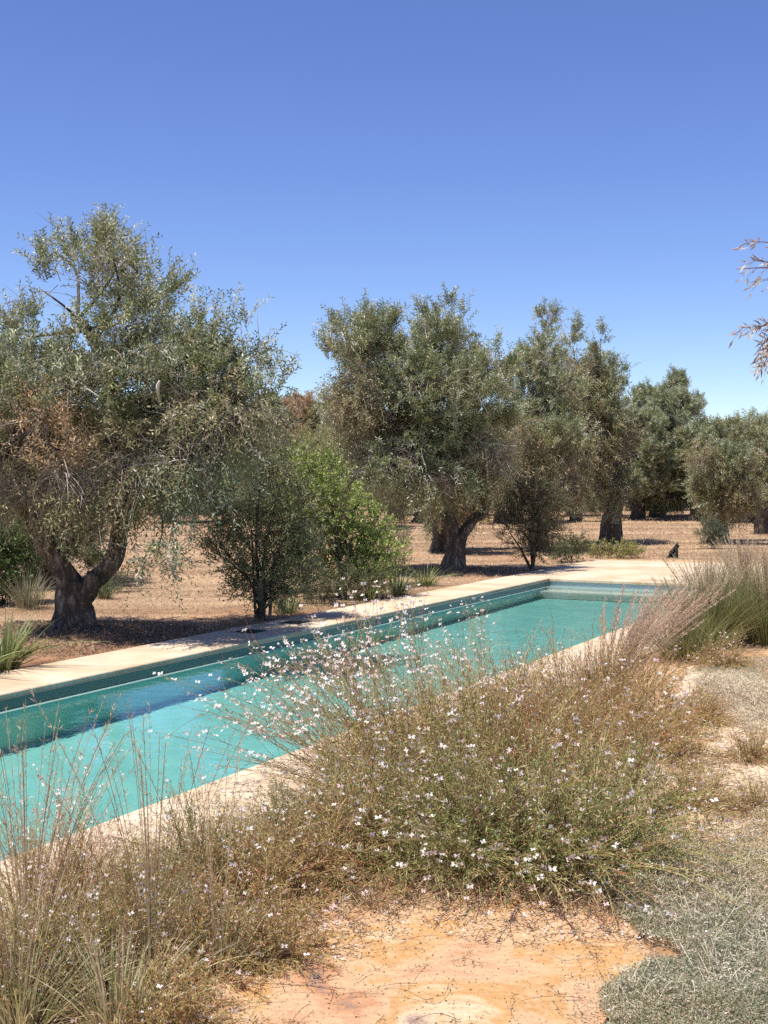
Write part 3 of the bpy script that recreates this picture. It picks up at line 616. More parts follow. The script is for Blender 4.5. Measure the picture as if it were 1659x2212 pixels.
# ornamental grass with plumes
def plume_grass(name, x, y, label, seed, L=1.0, n=420, nc=60, culm=1.15, tilt=(0, 0), pal=((.20, .22, .08), (.30, .27, .12), (.13, .16, .05)), plume=((.46, .32, .26), (.52, .40, .32), (.36, .22, .18)), r0=.14, W=.006, group=None, plen=.22, lean=.55, hair=60):
    rng = np.random.default_rng(seed); p = G(x, y)
    o = empty(name, (p[0], p[1], -.03), label, 'ornamental grass', group); g = Geo()
    blades(g, rng, n, L, W, .4, pal, lean=lean, droop=.35, r0=r0); g.build('blades', M_GREEN, o)
    g = Geo(); az = rng.uniform(0, 6.283, nc); out = np.stack([np.cos(az), np.sin(az), np.zeros(nc)], -1) * rng.uniform(.02, .42, (nc, 1)) + np.array([tilt[0], tilt[1], 0])
    Lc = culm * rng.uniform(.75, 1.1, nc); t = np.linspace(0, 1, 7)
    P = out * .15; path = P[:, None] + out[:, None] * (Lc[:, None] * t ** 1.5)[..., None]; path[..., 2] += Lc[:, None] * t * (1 - .12 * t)
    tubes(g, path, np.tile(np.linspace(.0016, .0009, 7), (nc, 1)), pick(rng, np.array([[.42, .33, .2], [.35, .22, .15]]), nc)); g.build('culms', M_DRY, o)
    g = Geo(); e = path[:, -1]; dd = nrm(path[:, -1] - path[:, -2]); tt = rng.uniform(0, 1, (nc, hair))
    B = (e[:, None] - dd[:, None] * (tt * plen)[..., None]).reshape(-1, 3); q = nrm(np.repeat(dd, hair, 0) * 1.2 + rnd(rng, nc * hair, .55))
    leaves(g, B, q, rnd(rng, nc * hair), .022 * (1 - .5 * tt.ravel()) + .008, .0026, np.repeat(pick(rng, np.array(plume), nc), hair, 0))
    g.build('plumes', M_DRY, o); return o
TAN = ((.54, .45, .29), (.60, .50, .34), (.42, .33, .20), (.50, .38, .26))
GR = 'plumed grasses on the right side of the pool'
plume_grass('fountain_grass', 1530, 1390, 'tall green fountain grass with pinkish plumes beside the deck, right of the pool', 81, L=.88, n=1300, nc=150, culm=1.0, r0=.3, lean=.75, hair=80, plen=.28, group=GR, plume=TAN)
plume_grass('fountain_grass', 1660, 1385, 'fountain grass cut by the right edge of the photo', 82, L=.92, n=1200, nc=150, culm=1.05, r0=.3, lean=.75, hair=80, plen=.28, group=GR, plume=TAN)
plume_grass('fountain_grass', 1605, 1325, 'fountain grass standing at the back against the pool deck', 83, L=.8, n=900, nc=170, culm=1.05, r0=.3, lean=.75, hair=80, plen=.28, group=GR, plume=TAN)
plume_grass('fountain_grass', 1480, 1420, 'low fountain grass at the front left of the right-hand clumps', 84, L=.6, n=700, nc=110, culm=.85, r0=.25, lean=.8, hair=70, group=GR, plume=TAN)
plume_grass('leaning_grass', 1300, 1540, 'reddish pink plumed grass leaning right beside the pool', 85, L=.55, n=520, nc=140, culm=.95, tilt=(.45, .25), r0=.16, pal=((.30, .22, .11), (.36, .22, .12), (.22, .19, .08)), plume=((.54, .38, .29), (.60, .46, .35), (.46, .30, .22)), plen=.4, group=GR, hair=110)

# ------------------------------------------------------------------ gaura
def gaura_proto(name, label, seed, H=.75, n=70, spread=.9, fl=1.0, dens=1.0, tilt=(0, 0), red=.3, low=.5, leafy=1.0, tips=1.0, bushy=1.0, pal=None):
    """mound of wiry stems, each with narrow leaves below and a wand of buds and white four-petalled flowers"""
    rng = np.random.default_rng(seed); o = empty(name, (0, 0, 0), label, 'flowering plant', 'white flowering gaura plants')
    n = int(n * dens); az = rng.uniform(0, 6.283, n); out = np.stack([np.cos(az), np.sin(az), 0 * az], -1)
    ln = rng.uniform(.05, 1, (n, 1)) ** .8 * spread; dirh = out * ln + np.array([tilt[0], tilt[1], 0]); L = H * rng.uniform(.7, 1.25, n)
    t = np.linspace(0, 1, 9); P0_ = out * rng.uniform(0, .12, (n, 1))
    wob = rnd(rng, n, .10); ph = rng.uniform(0, 6, (n, 1))
    path = P0_[:, None] + dirh[:, None] * (L[:, None] * t ** 1.15)[..., None] + wob[:, None] * np.sin(t[None] * 4 + ph)[..., None] * L[:, None, None] * .35 * t[None, :, None]
    ln1 = np.linalg.norm(dirh, axis=1)[:, None]
    zz = L[:, None] * (t[None] * np.clip(1.08 - .45 * ln1, .3, 1) - low * ln1 * t[None] ** 2.2 * .5)
    path[..., 2] = np.maximum(zz, .015 + .02 * rng.random((n, 1)))
    g = Geo()
    stc = np.array([[.46, .31, .15], [.56, .44, .22], [.42, .36, .13], [.44, .19, .10]])
    sc = pick(rng, stc, n)
    tubes(g, path, np.linspace(.0026, .0009, 9)[None] * rng.uniform(.7, 1.3, (n, 1)), sc)
    # side branches
    nb = int(n * 3 * bushy); src = rng.integers(0, n, nb); k = rng.integers(2, 8, nb); Pb = path[src, k]; tg = nrm(path[src, k + 1] - path[src, k])
    Db = nrm(tg + rnd(rng, nb, .42) + np.array([0, 0, .15])); Lb = H * rng.uniform(.18, .5, nb); tb = np.linspace(0, 1, 5)
    pb = Pb[:, None] + Db[:, None] * (Lb[:, None] * tb)[..., None] + rnd(rng, nb, .05)[:, None] * (tb ** 2)[None, :, None]; pb[..., 2] = np.maximum(pb[..., 2], .01)
    tubes(g, pb, np.tile(np.linspace(.0015, .0006, 5), (nb, 1)), sc[src])
    g.build('stems', M_DRY, o)
    # leaves along lower part of stems and on branches
    g = Geo(); LP = np.array(pal or [[.36, .33, .10], [.23, .25, .07], [.50, .42, .18], [.58, .44, .23], [.48, .24, .11]]); pr = np.array([.3, .28, .2, .26 * (1 - red), .26 * red + .0]); pr = pr / pr.sum()
    nlv = int(46 * leafy)
    tt = rng.uniform(.02, .85, (n, nlv)); i0 = np.minimum((tt * 8).astype(int), 7); fr = (tt * 8 - i0)[..., None]; r_ = np.arange(n)[:, None]
    B = path[r_, i0] * (1 - fr) + path[r_, i0 + 1] * fr; T_ = nrm(path[r_, i0 + 1] - path[r_, i0]); B = B.reshape(-1, 3); T_ = T_.reshape(-1, 3)
    cl = np.repeat(LP[rng.choice(5, n, p=pr)], nlv, 0); mx = rng.random(len(B)) < .5; cl[mx] = LP[rng.choice(5, mx.sum(), p=pr)]
    cl = cl * rng.uniform(.7, 1.3, (len(B), 1))
    leaves(g, B, T_ * .7 + rnd(rng, len(B), .65), rnd(rng, len(B)) + [0, 0, .7], rng.uniform(.018, .05, len(B)), rng.uniform(.004, .008, len(B)), cl)
    nl2 = int(16 * leafy); tt = rng.uniform(0, 1, (nb, nl2)); i0 = np.minimum((tt * 4).astype(int), 3); fr = (tt * 4 - i0)[..., None]; r_ = np.arange(nb)[:, None]
    B = (pb[r_, i0] * (1 - fr) + pb[r_, i0 + 1] * fr).reshape(-1, 3)
    cl = LP[rng.choice(5, len(B), p=pr)] * rng.uniform(.7, 1.3, (len(B), 1))
    leaves(g, B, np.repeat(Db, nl2, 0) * .6 + rnd(rng, len(B), .6), rnd(rng, len(B)) + [0, 0, .7], rng.uniform(.012, .034, len(B)), rng.uniform(.003, .006, len(B)), cl)
    g.build('foliage', M_GREEN, o)
    # buds
    g = Geo(); ends = np.concatenate([path[:, -1], pb[:, -1]]); ed = np.concatenate([nrm(path[:, -1] - path[:, -2]), Db]); ne = len(ends)
    nbud = 7; s_ = rng.uniform(0, .16, (ne, nbud)); B = (ends[:, None] - ed[:, None] * s_[..., None]).reshape(-1, 3); keep = rng.random(len(B)) < .55 * tips
    Bd = B[keep]; dd = np.repeat(ed, nbud, 0)[keep] + rnd(rng, keep.sum(), .5)
    leaves(g, Bd, dd, rnd(rng, len(Bd)), rng.uniform(.010, .018, len(Bd)), rng.uniform(.003, .005, len(Bd)), pick(rng, np.array([[.52, .24, .22], [.60, .38, .33], [.40, .20, .15]]), len(Bd)))
    g.build('buds', M_PETAL, o)
    # flowers
    g = Geo(); sel = rng.random(ne) < .36 * fl; E = ends[sel]; Ed = ed[sel]
    ex = int(len(E) * .8); j = rng.integers(0, max(len(E), 1), ex); E = np.vstack([E, E[j] - Ed[j] * rng.uniform(.02, .12, (ex, 1)) + rnd(rng, ex, .008)]); Ed = np.vstack([Ed, Ed[j]])
    nf = len(E); ax = nrm(Ed * .3 + rnd(rng, nf, .8) + np.array([-.2, -.5, .35])); a = nrm(np.cross(ax, [0, 0, 1.]) + rnd(rng, nf, .15)); b_ = np.cross(a, ax); sz = rng.uniform(.011, .022, nf)
    cw = np.array([[.92, .86, .82]]) * rng.uniform(.92, 1.05, (nf, 1)); pk = rng.random(nf) < .25; cw[pk] = [.80, .62, .60]
    for ang in (-.35, .55, 2.6, 3.5):
        d_ = a * math.cos(ang) + b_ * math.sin(ang) * -1 + ax * .25
        leaves(g, E, d_, ax, sz, sz * .62, cw, fold=.05)
    for q in range(3):
        leaves(g, E, ax * .8 - b_ * .4 + rnd(rng, nf, .25), a, sz * .9, .0012, cw * [.9, .8, .6])
    g.build('blossoms', M_PETAL, o)
    return o
# prototypes placed first, then copies of them
GREENP = [[.28, .30, .09], [.15, .20, .055], [.38, .36, .14], [.52, .43, .22], [.42, .26, .13]]
RUSTP = [[.42, .33, .12], [.32, .28, .09], [.56, .42, .20], [.58, .38, .20], [.52, .22, .10]]
GP = [gaura_proto('gaura_plant', '', 101, H=.66, n=150, spread=1.0, fl=.42, red=.35, leafy=1.2),
      gaura_proto('gaura_plant', '', 102, H=.60, n=130, spread=1.2, fl=.62, red=.1, low=.85, leafy=1.3, pal=GREENP),
      gaura_proto('gaura_plant', '', 103, H=.92, n=60, spread=.65, fl=2.2, tilt=(-.62, .1), leafy=.35, red=.4, tips=1.4, low=.25),
      gaura_proto('gaura_plant', '', 104, H=.42, n=120, spread=1.3, fl=.5, red=.45, low=1.0, pal=RUSTP),
      gaura_proto('gaura_plant', '', 105, H=.80, n=90, spread=.8, fl=.35, red=.45, leafy=.9, low=.4, pal=RUSTP)]
GSP = [  # (proto, x, y, rz, scale, label)
 (2, 830, 1680, 0.0, 1.0, 'tall gaura spraying white pink flowers over the pool, leftmost of the big mass'),
 (2, 930, 1640, 0.25, .95, 'tall gaura with white wands in front of the water, second from left in the mass'),
 (2, 1050, 1570, -0.2, .8, 'tall thin-flowered gaura against the water in the middle of the pool'),
 (2, 790, 1730, 0.5, .8, 'low leaning flowered gaura at the left foot of the big mass by the coping'),
 (0, 1010, 1680, 1.0, .9, 'dense olive gaura mound at the upper left of the big mass'),
 (0, 1120, 1640, 2.0, .95, 'dense tan gaura mound at the top of the big mass'),
 (4, 1240, 1620, 0.7, .85, 'dense rusty gaura mound right of the top of the big mass'),
 (4, 1160, 1590, 2.2, .5, 'gaura growing at the pool edge behind the big mass'),
 (0, 890, 1750, 3.1, .95, 'green gaura mound at the left flank of the big mass'),
 (0, 1060, 1770, 0.3, 1.0, 'gaura mound at the centre of the big mass'),
 (4, 1180, 1730, 4.0, .85, 'gaura mound right of the centre of the big mass'),
 (4, 1310, 1690, 5.0, .85, 'rusty gaura mound at the right flank of the big mass by the sandy path'),
 (1, 760, 1800, 5.7, .7, 'low green gaura mound where the big mass meets the near coping'),
 (1, 900, 1850, 2.5, .9, 'low green gaura mound at the front left of the big mass above the orange slab'),
 (1, 1020, 1880, 0.9, .9, 'low gaura mound full of white flowers at the front edge above the slab'),
 (1, 1140, 1890, 1.3, 1.0, 'low gaura mound at the front of the big mass'),
 (1, 1260, 1880, 3.7, .95, 'low gaura mound at the front right corner of the big mass'),
 (1, 1330, 1790, 2.2, .85, 'green gaura mound at the right end of the front row by the path'),
 (3, 1380, 1590, 1.9, 1.1, 'reddish gaura spreading over the upper path'),
 (4, 1350, 1540, 2.9, .75, 'rust coloured gaura beside the leaning plumed grass'),
 (3, 1440, 1640, 0.4, .8, 'thin reddish gaura lying across the sandy path'),
 (3, 800, 1850, 4.4, .95, 'low rust brown gaura left of the big mass near the coping'),
 (3, 690, 1900, 2.1, .85, 'low rust brown gaura spilling over the left of the orange slab'),
 (1, 620, 1830, 5.1, .55, 'small greyish gaura clump beside the near coping'),
 (3, 540, 1950, 1.1, .85, 'low brown gaura in the middle of the left clump'),
 (1, 430, 1900, 0.9, .62, 'gaura with clustered white flowers on the left beside the near coping'),
 (0, 300, 1980, 3.9, .45, 'gaura mound at the left behind the pale grass stalks'),
 (4, 200, 1960, 2.4, .42, 'upright gaura standing over the near coping at the left'),
 (4, 60, 2000, 0.2, .5, 'upright gaura at the left edge rising across the water'),
 (2, 130, 1990, -0.9, .6, 'thin gaura with a few pink tipped wands crossing the water at the left'),
 (3, 600, 2060, 0.0, .6, 'low dried gaura at the left of the slab, lower row'),
 (3, 440, 2090, 5.5, .7, 'low dried gaura between the pale stalks and the slab'),
 (0, 180, 2120, 1.6, .5, 'gaura at the lower left among grass blades'),
 (0, 20, 2160, 4.6, .5, 'gaura in the lower left corner'),
 (3, 360, 2240, 3.0, .65, 'low dried gaura at the bottom edge left of the slab'),
 (3, 1620, 1640, 2.0, .5, 'low gaura with white flowers at the right edge above the silver mat'),
 (3, 1560, 1440, 1.0, .7, 'low gaura with white flowers at the foot of the fountain grass'),
 (3, 1640, 1760, 5.0, .5, 'small low gaura at the right edge beside the silver mat'),
 (1, 350, 2050, 2.8, .5, 'low gaura with white flowers among the straw stalks, lower left'),
 (1, 520, 1880, 4.9, .42, 'low flowery gaura between the near coping and the brown litter'),
 (3, 250, 2080, 0.6, .7, 'low reddish gaura at the foot of the tall straw stalks'),
 (3, 1500, 1740, 3.3, .6, 'flat dry gaura lying on the pale path above the silver mat'),
 (3, 1520, 1560, 2.6, .6, 'flat rusty gaura on the pale path below the fountain grass'),
]
used = set()
for (k, x, y, rz, s, lb) in GSP:
    p = G(x, y); loc = (p[0], p[1], -.025)
    if k in used: copy_tree(GP[k], loc, rz, s, lb)
    else:
        used.add(k); o = GP[k]; o.location = loc; o.rotation_euler = (0, 0, rz); o.scale = (s, s, s); o['label'] = lb

# pale straw stalks bottom left
for i, (x, y, lb, nc, cl) in enumerate([(330, 2120, 'clump of tall pale straw stalks at the lower left', 26, 1.05), (60, 2080, 'clump of tall dry grass stalks at the left edge', 40, 1.0), (470, 2100, 'thin clump of pale straw stalks right of the taller one', 10, .95), (40, 2210, 'green and straw grass tuft in the lower left corner', 25, .7), (250, 2220, 'green grass tuft at the bottom edge left', 10, .5)]):
    plume_grass('straw_grass', x, y, lb, 91 + i, L=.26 if i in (0, 2) else .34, n=130 if i in (0, 2) else 220, nc=nc, culm=cl, r0=.1, pal=((.24, .27, .11), (.48, .42, .24), (.38, .36, .18), (.56, .46, .28)), plume=((.56, .46, .31), (.46, .36, .23)), W=.006, plen=.25, hair=22, lean=.8, group='straw grasses at the lower left')

# ------------------------------------------------------------------ mats, stubble, litter
def inpoly(pts, x, y):
    P = np.array([G(*p)[:2] for p in pts]); r = np.zeros(len(x), bool); j = len(P) - 1
    for i in range(len(P)):
        a, b_ = P[i], P[j]
        r ^= ((a[1] > y) != (b_[1] > y)) & (x < (b_[0] - a[0]) * (y - a[1]) / (b_[1] - a[1] + 1e-12) + a[0]); j = i
    return r
def scatter(rng, n, pts, edge=.08):
    P = np.array([G(*p)[:2] for p in pts]); lo, hi = P.min(0), P.max(0)
    x = rng.uniform(lo[0], hi[0], n); y = rng.uniform(lo[1], hi[1], n)
    k = inpoly(pts, x + edge * noise2(x * 6, y * 6, 1), y + edge * noise2(y * 6, x * 6, 1)); return x[k], y[k]
rng = np.random.default_rng(200); g = Geo()
mat1 = [(1290, 2400), (1310, 2200), (1345, 2110), (1430, 2060), (1330, 1960), (1290, 1880), (1400, 1850), (1560, 1830), (1659, 1760), (1900, 1740), (1900, 2400)]
x, y = scatter(rng, 430000, mat1, .09)
ed = noise2(x * 3.1, y * 3.1, 1.3) + rng.normal(0, .3, len(x)); kp = ed > -.62; x, y = x[kp], y[kp]
xs, ys = scatter(rng, 60000, [(1250, 2400), (1270, 2190), (1315, 2090), (1390, 2050), (1290, 1960), (1250, 1860), (1400, 1800), (1560, 1760), (1659, 1680), (1900, 1640), (1900, 2400)], .16)
kp = rng.random(len(xs)) < .35; x = np.concatenate([x, xs[kp]]); y = np.concatenate([y, ys[kp]])
h = .012 + .07 * np.clip(noise2(x * 2, y * 2, 1.5) + .25, 0, 1) * np.clip(noise2(x * 5 + 3, y * 5, 1.5) + .8, .2, 1.2) ; z = h * rng.uniform(0, 1, len(x)) ** .5
B = np.stack([x, y, z], -1)
leaves(g, B, rnd(rng, len(B)) * [1, 1, .5] + [0, 0, .35], rnd(rng, len(B)) + [0, 0, .8], rng.uniform(.008, .020, len(B)), rng.uniform(.0025, .005, len(B)), pick(rng, np.array([[.33, .34, .19], [.42, .41, .27], [.22, .24, .11], [.52, .46, .31], [.60, .50, .34], [.46, .38, .24]]), len(B)) * (1 + np.clip(noise2(x * 1.3 + 7, y * 1.3, 1.6), -.6, .8)[:, None] * np.array([.45, .28, .2])), fold=.2)
o = g.build('ground_cover', M_GREEN); tag(o, 'silvery green creeping mat of ground cover at the lower right', kind='stuff')
g = Geo(); mat2 = [(1500, 1510), (1510, 1440), (1600, 1425), (1800, 1420), (1800, 1640), (1620, 1590), (1560, 1540)]
x, y = scatter(rng, 60000, mat2); B = np.stack([x, y, .03 * rng.random(len(x))], -1)
leaves(g, B, rnd(rng, len(B)) + [0, 0, .4], rnd(rng, len(B)) + [0, 0, .8], rng.uniform(.012, .03, len(B)), rng.uniform(.003, .006, len(B)), pick(rng, np.array([[.36, .36, .25], [.52, .47, .36], [.26, .27, .16]]), len(B)), fold=.2)
o = g.build('ground_cover', M_GREEN); tag(o, 'greyish ground cover at the right edge below the fountain grass', kind='stuff')
# thin dry runners over path and slab
g = Geo()
def runners(pts, n, L, z=.012, r=.0016, pal=((.20, .12, .08), (.32, .22, .14), (.12, .08, .06))):
    x, y = scatter(rng, n, pts); m_ = len(x); az = rng.uniform(0, 6.28, m_); d = np.stack([np.cos(az), np.sin(az), 0 * az], -1); t = np.linspace(0, 1, 6)
    P = np.stack([x, y, np.full(m_, z)], -1); Lr = L * rng.uniform(.4, 1.3, m_)
    perp = np.stack([-d[:, 1], d[:, 0], 0 * az], -1) * rng.normal(0, .35, (m_, 1))
    path = P[:, None] + d[:, None] * (Lr[:, None] * t)[..., None] + perp[:, None] * (Lr[:, None] * t ** 2)[..., None]; path[..., 2] = .006 + z * np.abs(np.sin(t[None] * 3 + az[:, None])) * rng.uniform(.3, 2.5, (m_, 1))
    tubes(g, path, np.tile(np.linspace(r, r * .5, 6), (m_, 1)), pick(rng, np.array(pal), m_))
    k = rng.integers(0, 6, (m_, 9)); B = path[np.arange(m_)[:, None], k].reshape(-1, 3) + rnd(rng, m_ * 9, .01) * [1, 1, .2]; B[:, 2] = np.maximum(B[:, 2], .004)
    leaves(g, B, rnd(rng, len(B)) * [1, 1, .4], rnd(rng, len(B)) + [0, 0, 1], rng.uniform(.008, .02, len(B)), rng.uniform(.003, .006, len(B)), pick(rng, np.array(pal), len(B)))
pathpoly = [(1250, 1690), (1450, 1540), (1500, 1440), (1600, 1500), (1760, 1500), (1800, 1700), (1560, 1850), (1330, 1900), (1200, 1790)]
runners(pathpoly, 1300, .3, z=.03); runners(pathpoly, 1100, .25, z=.04, pal=((.6, .5, .34), (.5, .36, .22), (.68, .58, .42)))
slabtop = [(560, 2080), (560, 1900), (850, 1800), (1420, 1880), (1400, 2040), (1100, 2050), (900, 2010), (760, 2070)]
runners(slabtop, 450, .13, z=.02, r=.0012); runners([(560, 1950), (700, 1860), (1400, 1900), (1400, 1980), (1000, 1960), (700, 1990)], 900, .16, z=.03, pal=((.42, .28, .16), (.3, .18, .1), (.5, .4, .24)))
runners([(440, 2240), (560, 2000), (1400, 1980), (1360, 2080), (1290, 2230)], 60, .2, r=.0011)
nearcop = [(120, 1960), (90, 1860), (650, 1630), (800, 1640), (700, 1800)]
runners(nearcop, 380, .18, pal=((.5, .4, .3), (.3, .2, .14), (.62, .55, .48)))
runners([(1330, 2230), (1400, 2060), (1330, 1900), (1560, 1820), (1680, 1760), (1680, 2230)], 1500, .16, z=.05, r=.0012, pal=((.60, .52, .38), (.48, .38, .26), (.66, .60, .46)))
runners([(120, 1440), (560, 1350), (1200, 1210), (1180, 1225), (560, 1375), (60, 1480)], 60, .12, pal=((.3, .2, .12), (.4, .3, .2)))
o = g.build('dry_runners', M_DRY); tag(o, 'dry brown trailing stems and litter lying on path and slab', kind='stuff')
g = Geo()
for pts, n_ in ((slabtop, 2600), (pathpoly, 3000), ([(440, 2240), (560, 2000), (1400, 1980), (1360, 2080), (1290, 2230)], 1800)):
    x, y = scatter(rng, n_, pts); B = np.stack([x, y, np.full(len(x), .001)], -1); m_ = len(B); sz = rng.uniform(.0008, .0028, m_) * rng.uniform(.5, 1.5, m_)
    o8 = np.array([[1, 0, 0], [0, 1, 0], [-1, 0, 0], [0, -1, 0], [.5, .1, .8], [-.1, .5, .8], [-.5, -.1, .8], [.1, -.5, .8]])
    v = B[:, None] + o8[None] * sz[:, None, None] * rng.uniform(.7, 1.3, (m_, 8, 1)); k8 = (np.arange(m_) * 8)[:, None, None]
    f = k8 + np.array([[0, 1, 5, 4], [1, 2, 6, 5], [2, 3, 7, 6], [3, 0, 4, 7], [4, 5, 6, 7]])[None]
    g.add(v, f, np.repeat(pick(rng, np.array([[.3, .18, .1], [.5, .34, .2], [.18, .12, .08], [.6, .46, .3]]), m_), 8, 0))
o = g.build('gravel', M_DRY); tag(o, 'small grit and crumbs of soil on slab and path', kind='stuff')
# fallen petals
g = Geo()
for pts, n in ((slabtop, 900), (pathpoly, 300), (nearcop, 200), (mat1, 200)):
    x, y = scatter(rng, n, pts); B = np.stack([x, y, np.full(len(x), .012) + (pts is mat1) * .04], -1)
    for q in range(3): leaves(g, B, rnd(rng, len(B)) * [1, 1, .3], rnd(rng, len(B)) * .3 + [0, 0, 1], rng.uniform(.008, .014, len(B)), rng.uniform(.005, .009, len(B)), pick(rng, np.array([[.82, .78, .76], [.7, .6, .55]]), len(B)))
o = g.build('fallen_petals', M_PETAL); tag(o, 'white fallen petals scattered over slab and path', kind='stuff')
# stubble of the field: density falls with distance
g = Geo(); n = 230000
Zd = 11.5 * (90 / 11.5) ** rng.uniform(0, 1, n); x = rng.uniform(-.36, .36, n) * Zd
uu, vv = to_uv(x, Zd); k = ((vv < -COPW - .05) | (uu > DECK + .05)) ; x, Zd = x[k], Zd[k]; n = len(x)
B = np.stack([x, Zd, ground_z(x, Zd) - .004], -1); sc = np.clip(Zd / 18, .8, 3)
leaves(g, B, rnd(rng, n, .9) * [1, 1, .4] + [0, 0, .5], rnd(rng, n), rng.uniform(.03, .09, n) * sc ** .6, rng.uniform(.003, .007, n) * sc, pick(rng, np.array([[.54, .40, .25], [.42, .30, .18], [.64, .50, .33], [.26, .18, .11]]), n))
o = g.build('dry_grass', M_DRY); tag(o, 'dry straw stubble covering the grove floor', kind='stuff')
# litter under the two near olives
g = Geo()
for (bx, by, rr, n) in ((tA[0], tA[1], 1.5, 9000), (tB[0], tB[1], 1.1, 4000), (tA[0] + 2.2, tA[1] - .1, 1.6, 5000)):
    a = rng.uniform(0, 6.28, n); q = rr * rng.uniform(0, 1, n) ** .6; x = bx + q * np.cos(a); y = by + q * np.sin(a)
    uu, vv = to_uv(x, y); k = vv < -COPW - .03; x, y = x[k], y[k]; B = np.stack([x, y, ground_z(x, y) + .01], -1)
    leaves(g, B, rnd(rng, len(x)) * [1, 1, .5], rnd(rng, len(x)) * .6 + [0, 0, 1], rng.uniform(.03, .07, len(x)), rng.uniform(.008, .016, len(x)), pick(rng, np.array([[.28, .18, .11], [.38, .26, .17], [.20, .13, .08], [.24, .22, .16]]), len(x)))
o = g.build('leaf_litter', M_DRY); tag(o, 'brown fallen olive leaves under the trees', kind='stuff')

# ------------------------------------------------------------------ tree at the right edge, only branch tips in frame
rng = np.random.default_rng(300); D_ = 5.5
def W(x, y, d): return np.array([(x - CX) / F * d, d, CAMH - (y - HZ) / F * d])
base = np.array([3.3, 5.9, -.03]); o = empty('weeping_tree', tuple(base), 'slender tree off the right edge whose pinkish drooping branch tips reach into the sky', 'tree')
g = Geo(); gl = Geo()
limb(g, [(0, 0, -.1), (.05, 0, 1.2), (-.05, .05, 2.2), (.1, 0, 3.3)], [.09, .07, .05, .03], rng, sides=10, gnarl=.05)
hang = [((1760, 560), (1612, 524), 's'), ((1760, 600), (1585, 584), 's'), ((1760, 610), (1628, 566), 's'), ((1740, 640), (1640, 606), 's'), ((1760, 720), (1600, 710), 's'),
        ((1700, 700), (1625, 770), 'd'), ((1710, 720), (1645, 790), 'd'), ((1700, 735), (1655, 760), 'd'), ((1720, 700), (1630, 712), 'd'), ((1800, 500), (1690, 560), 'd'), ((1850, 600), (1700, 720), 'd'), ((1900, 450), (1750, 480), 'd')]
for (a, b_, kd) in hang:
    p1 = W(*a, D_ + .1) - base; p2 = W(*b_, D_) - base; p0 = np.array([-.02, 0, p1[2] + rng.uniform(-.5, -.1)])
    mid = p1 * .6 + p0 * .4 + [0, 0, .06]
    path = catmull([p0, mid, p1, p1 * .45 + p2 * .55 + [0, 0, .02], p2], 5)
    tubes(gl, path[None], np.linspace(.012, .0012, len(path))[None], np.array([[.30, .2, .16]]))
    n = 8 if kd == 's' else 13; k = rng.integers(len(path) * 5 // 10, len(path), n); P = path[k]; Dd = nrm(nrm(p2 - p1) + rnd(rng, n, .45) + [0, 0, -.2])
    shoots(gl, rng, P, Dd, rng.uniform(.03, .08, n), 4, .045, .009, pick(rng, np.array([[.46, .34, .24], [.36, .30, .19], [.54, .42, .32]]), n), droop=.4, splay=.5, stemr=.0012, stemc=(.3, .2, .16))
g.build('trunk', M_BARK, o, smooth=True)
n = 260; q = nrm(rnd(rng, n)); P = np.array([.25, 0, 3.2]) + q * rng.uniform(.3, 1, (n, 1)) * [.75, .9, .8]
P[:, 0] = np.maximum(P[:, 0], -.15)
shoots(gl, rng, P, nrm(q * .4 + [0, 0, -.7] + rnd(rng, n, .3)), rng.uniform(.15, .4, n), 12, .06, .01, pick(rng, np.array([[.34, .26, .17], [.42, .25, .20], [.2, .22, .12]]), n), droop=.4)
gl.build('foliage', M_GREEN, o)

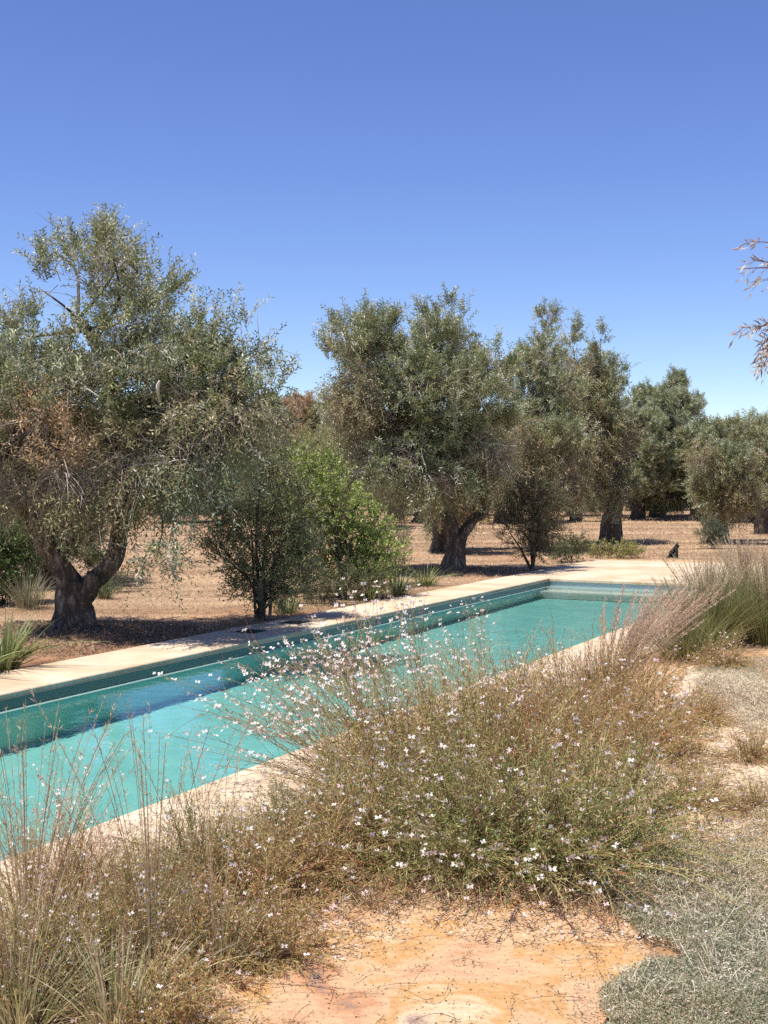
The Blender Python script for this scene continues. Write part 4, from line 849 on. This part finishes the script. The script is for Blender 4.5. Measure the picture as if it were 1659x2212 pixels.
# ------------------------------------------------------------------ black cat
m, nt, b = newmat('black_fur'); M_FUR = m; b.inputs['Base Color'].default_value = (.012, .011, .010, 1); b.inputs['Roughness'].default_value = .75
m, nt, b = newmat('cat_eye'); M_EYE = m; b.inputs['Base Color'].default_value = (.35, .32, .06, 1); b.inputs['Roughness'].default_value = .15
def cat(x, y):
    p = G(x, y); c = empty('black_cat', (p[0], p[1], -.03), 'small black cat sitting on the dry grass just beyond the pool deck', 'cat', rz=R(-30))
    V_ = [(-.07, 0, .07), (-.045, 0, .13), (0, 0, .19), (.03, 0, .235), (.05, 0, .27), (.085, 0, .285), (.115, 0, .275),      # pelvis..neck, head, muzzle
          (.055, .035, .17), (.065, .036, .09), (.075, .036, .015), (.105, .036, .01), (.055, -.035, .17), (.065, -.036, .09), (.075, -.036, .015), (.105, -.036, .01),
          (-.04, .06, .09), (.02, .068, .06), (-.02, .065, .015), (.045, .07, .012), (-.04, -.06, .09), (.02, -.068, .06), (-.02, -.065, .015), (.045, -.07, .012),
          (-.13, 0, .03), (-.18, .05, .015), (-.17, .13, .015), (-.10, .17, .015),
          (.062, .03, .315), (.062, .036, .345), (.062, -.03, .315), (.062, -.036, .345)]
    Rr = [.07, .068, .058, .045, .042, .043, .022, .026, .017, .014, .012, .026, .017, .014, .012, .05, .035, .02, .015, .05, .035, .02, .015, .02, .015, .013, .008, .016, .004, .016, .004]
    E = [(0, 1), (1, 2), (2, 3), (3, 4), (4, 5), (5, 6), (3, 7), (7, 8), (8, 9), (9, 10), (3, 11), (11, 12), (12, 13), (13, 14), (0, 15), (15, 16), (16, 17), (17, 18), (0, 19), (19, 20), (20, 21), (21, 22), (0, 23), (23, 24), (24, 25), (25, 26), (5, 27), (27, 28), (5, 29), (29, 30)]
    me = bpy.data.meshes.new('body'); me.from_pydata(V_, E, []); me.materials.append(M_FUR); o = bpy.data.objects.new('body', me); COL.objects.link(o); o.parent = c
    o.modifiers.new('skin', 'SKIN'); sv = me.skin_vertices[0].data if me.skin_vertices else None
    if sv is None:
        import bmesh
        bm = bmesh.new(); bm.from_mesh(me); bm.verts.layers.skin.verify(); bm.to_mesh(me); bm.free(); sv = me.skin_vertices[0].data
    for i, r_ in enumerate(Rr): sv[i].radius = (r_, r_)
    sv[0].use_root = True
    s = o.modifiers.new('sub', 'SUBSURF'); s.levels = 2; s.render_levels = 2
    dg = bpy.context.evaluated_depsgraph_get(); me2 = bpy.data.meshes.new_from_object(o.evaluated_get(dg)); o.modifiers.clear(); o.data = me2
    for pl in me2.polygons: pl.use_smooth = True
    for sy in (-1, 1):
        bpy.ops.mesh.primitive_uv_sphere_add(segments=10, ring_count=6, radius=.0075, location=(.118, sy * .018, .296)); e = bpy.context.object; e.name = 'eye'; e.data.materials.append(M_EYE); e.parent = c
    return c
cat(1456, 1204)
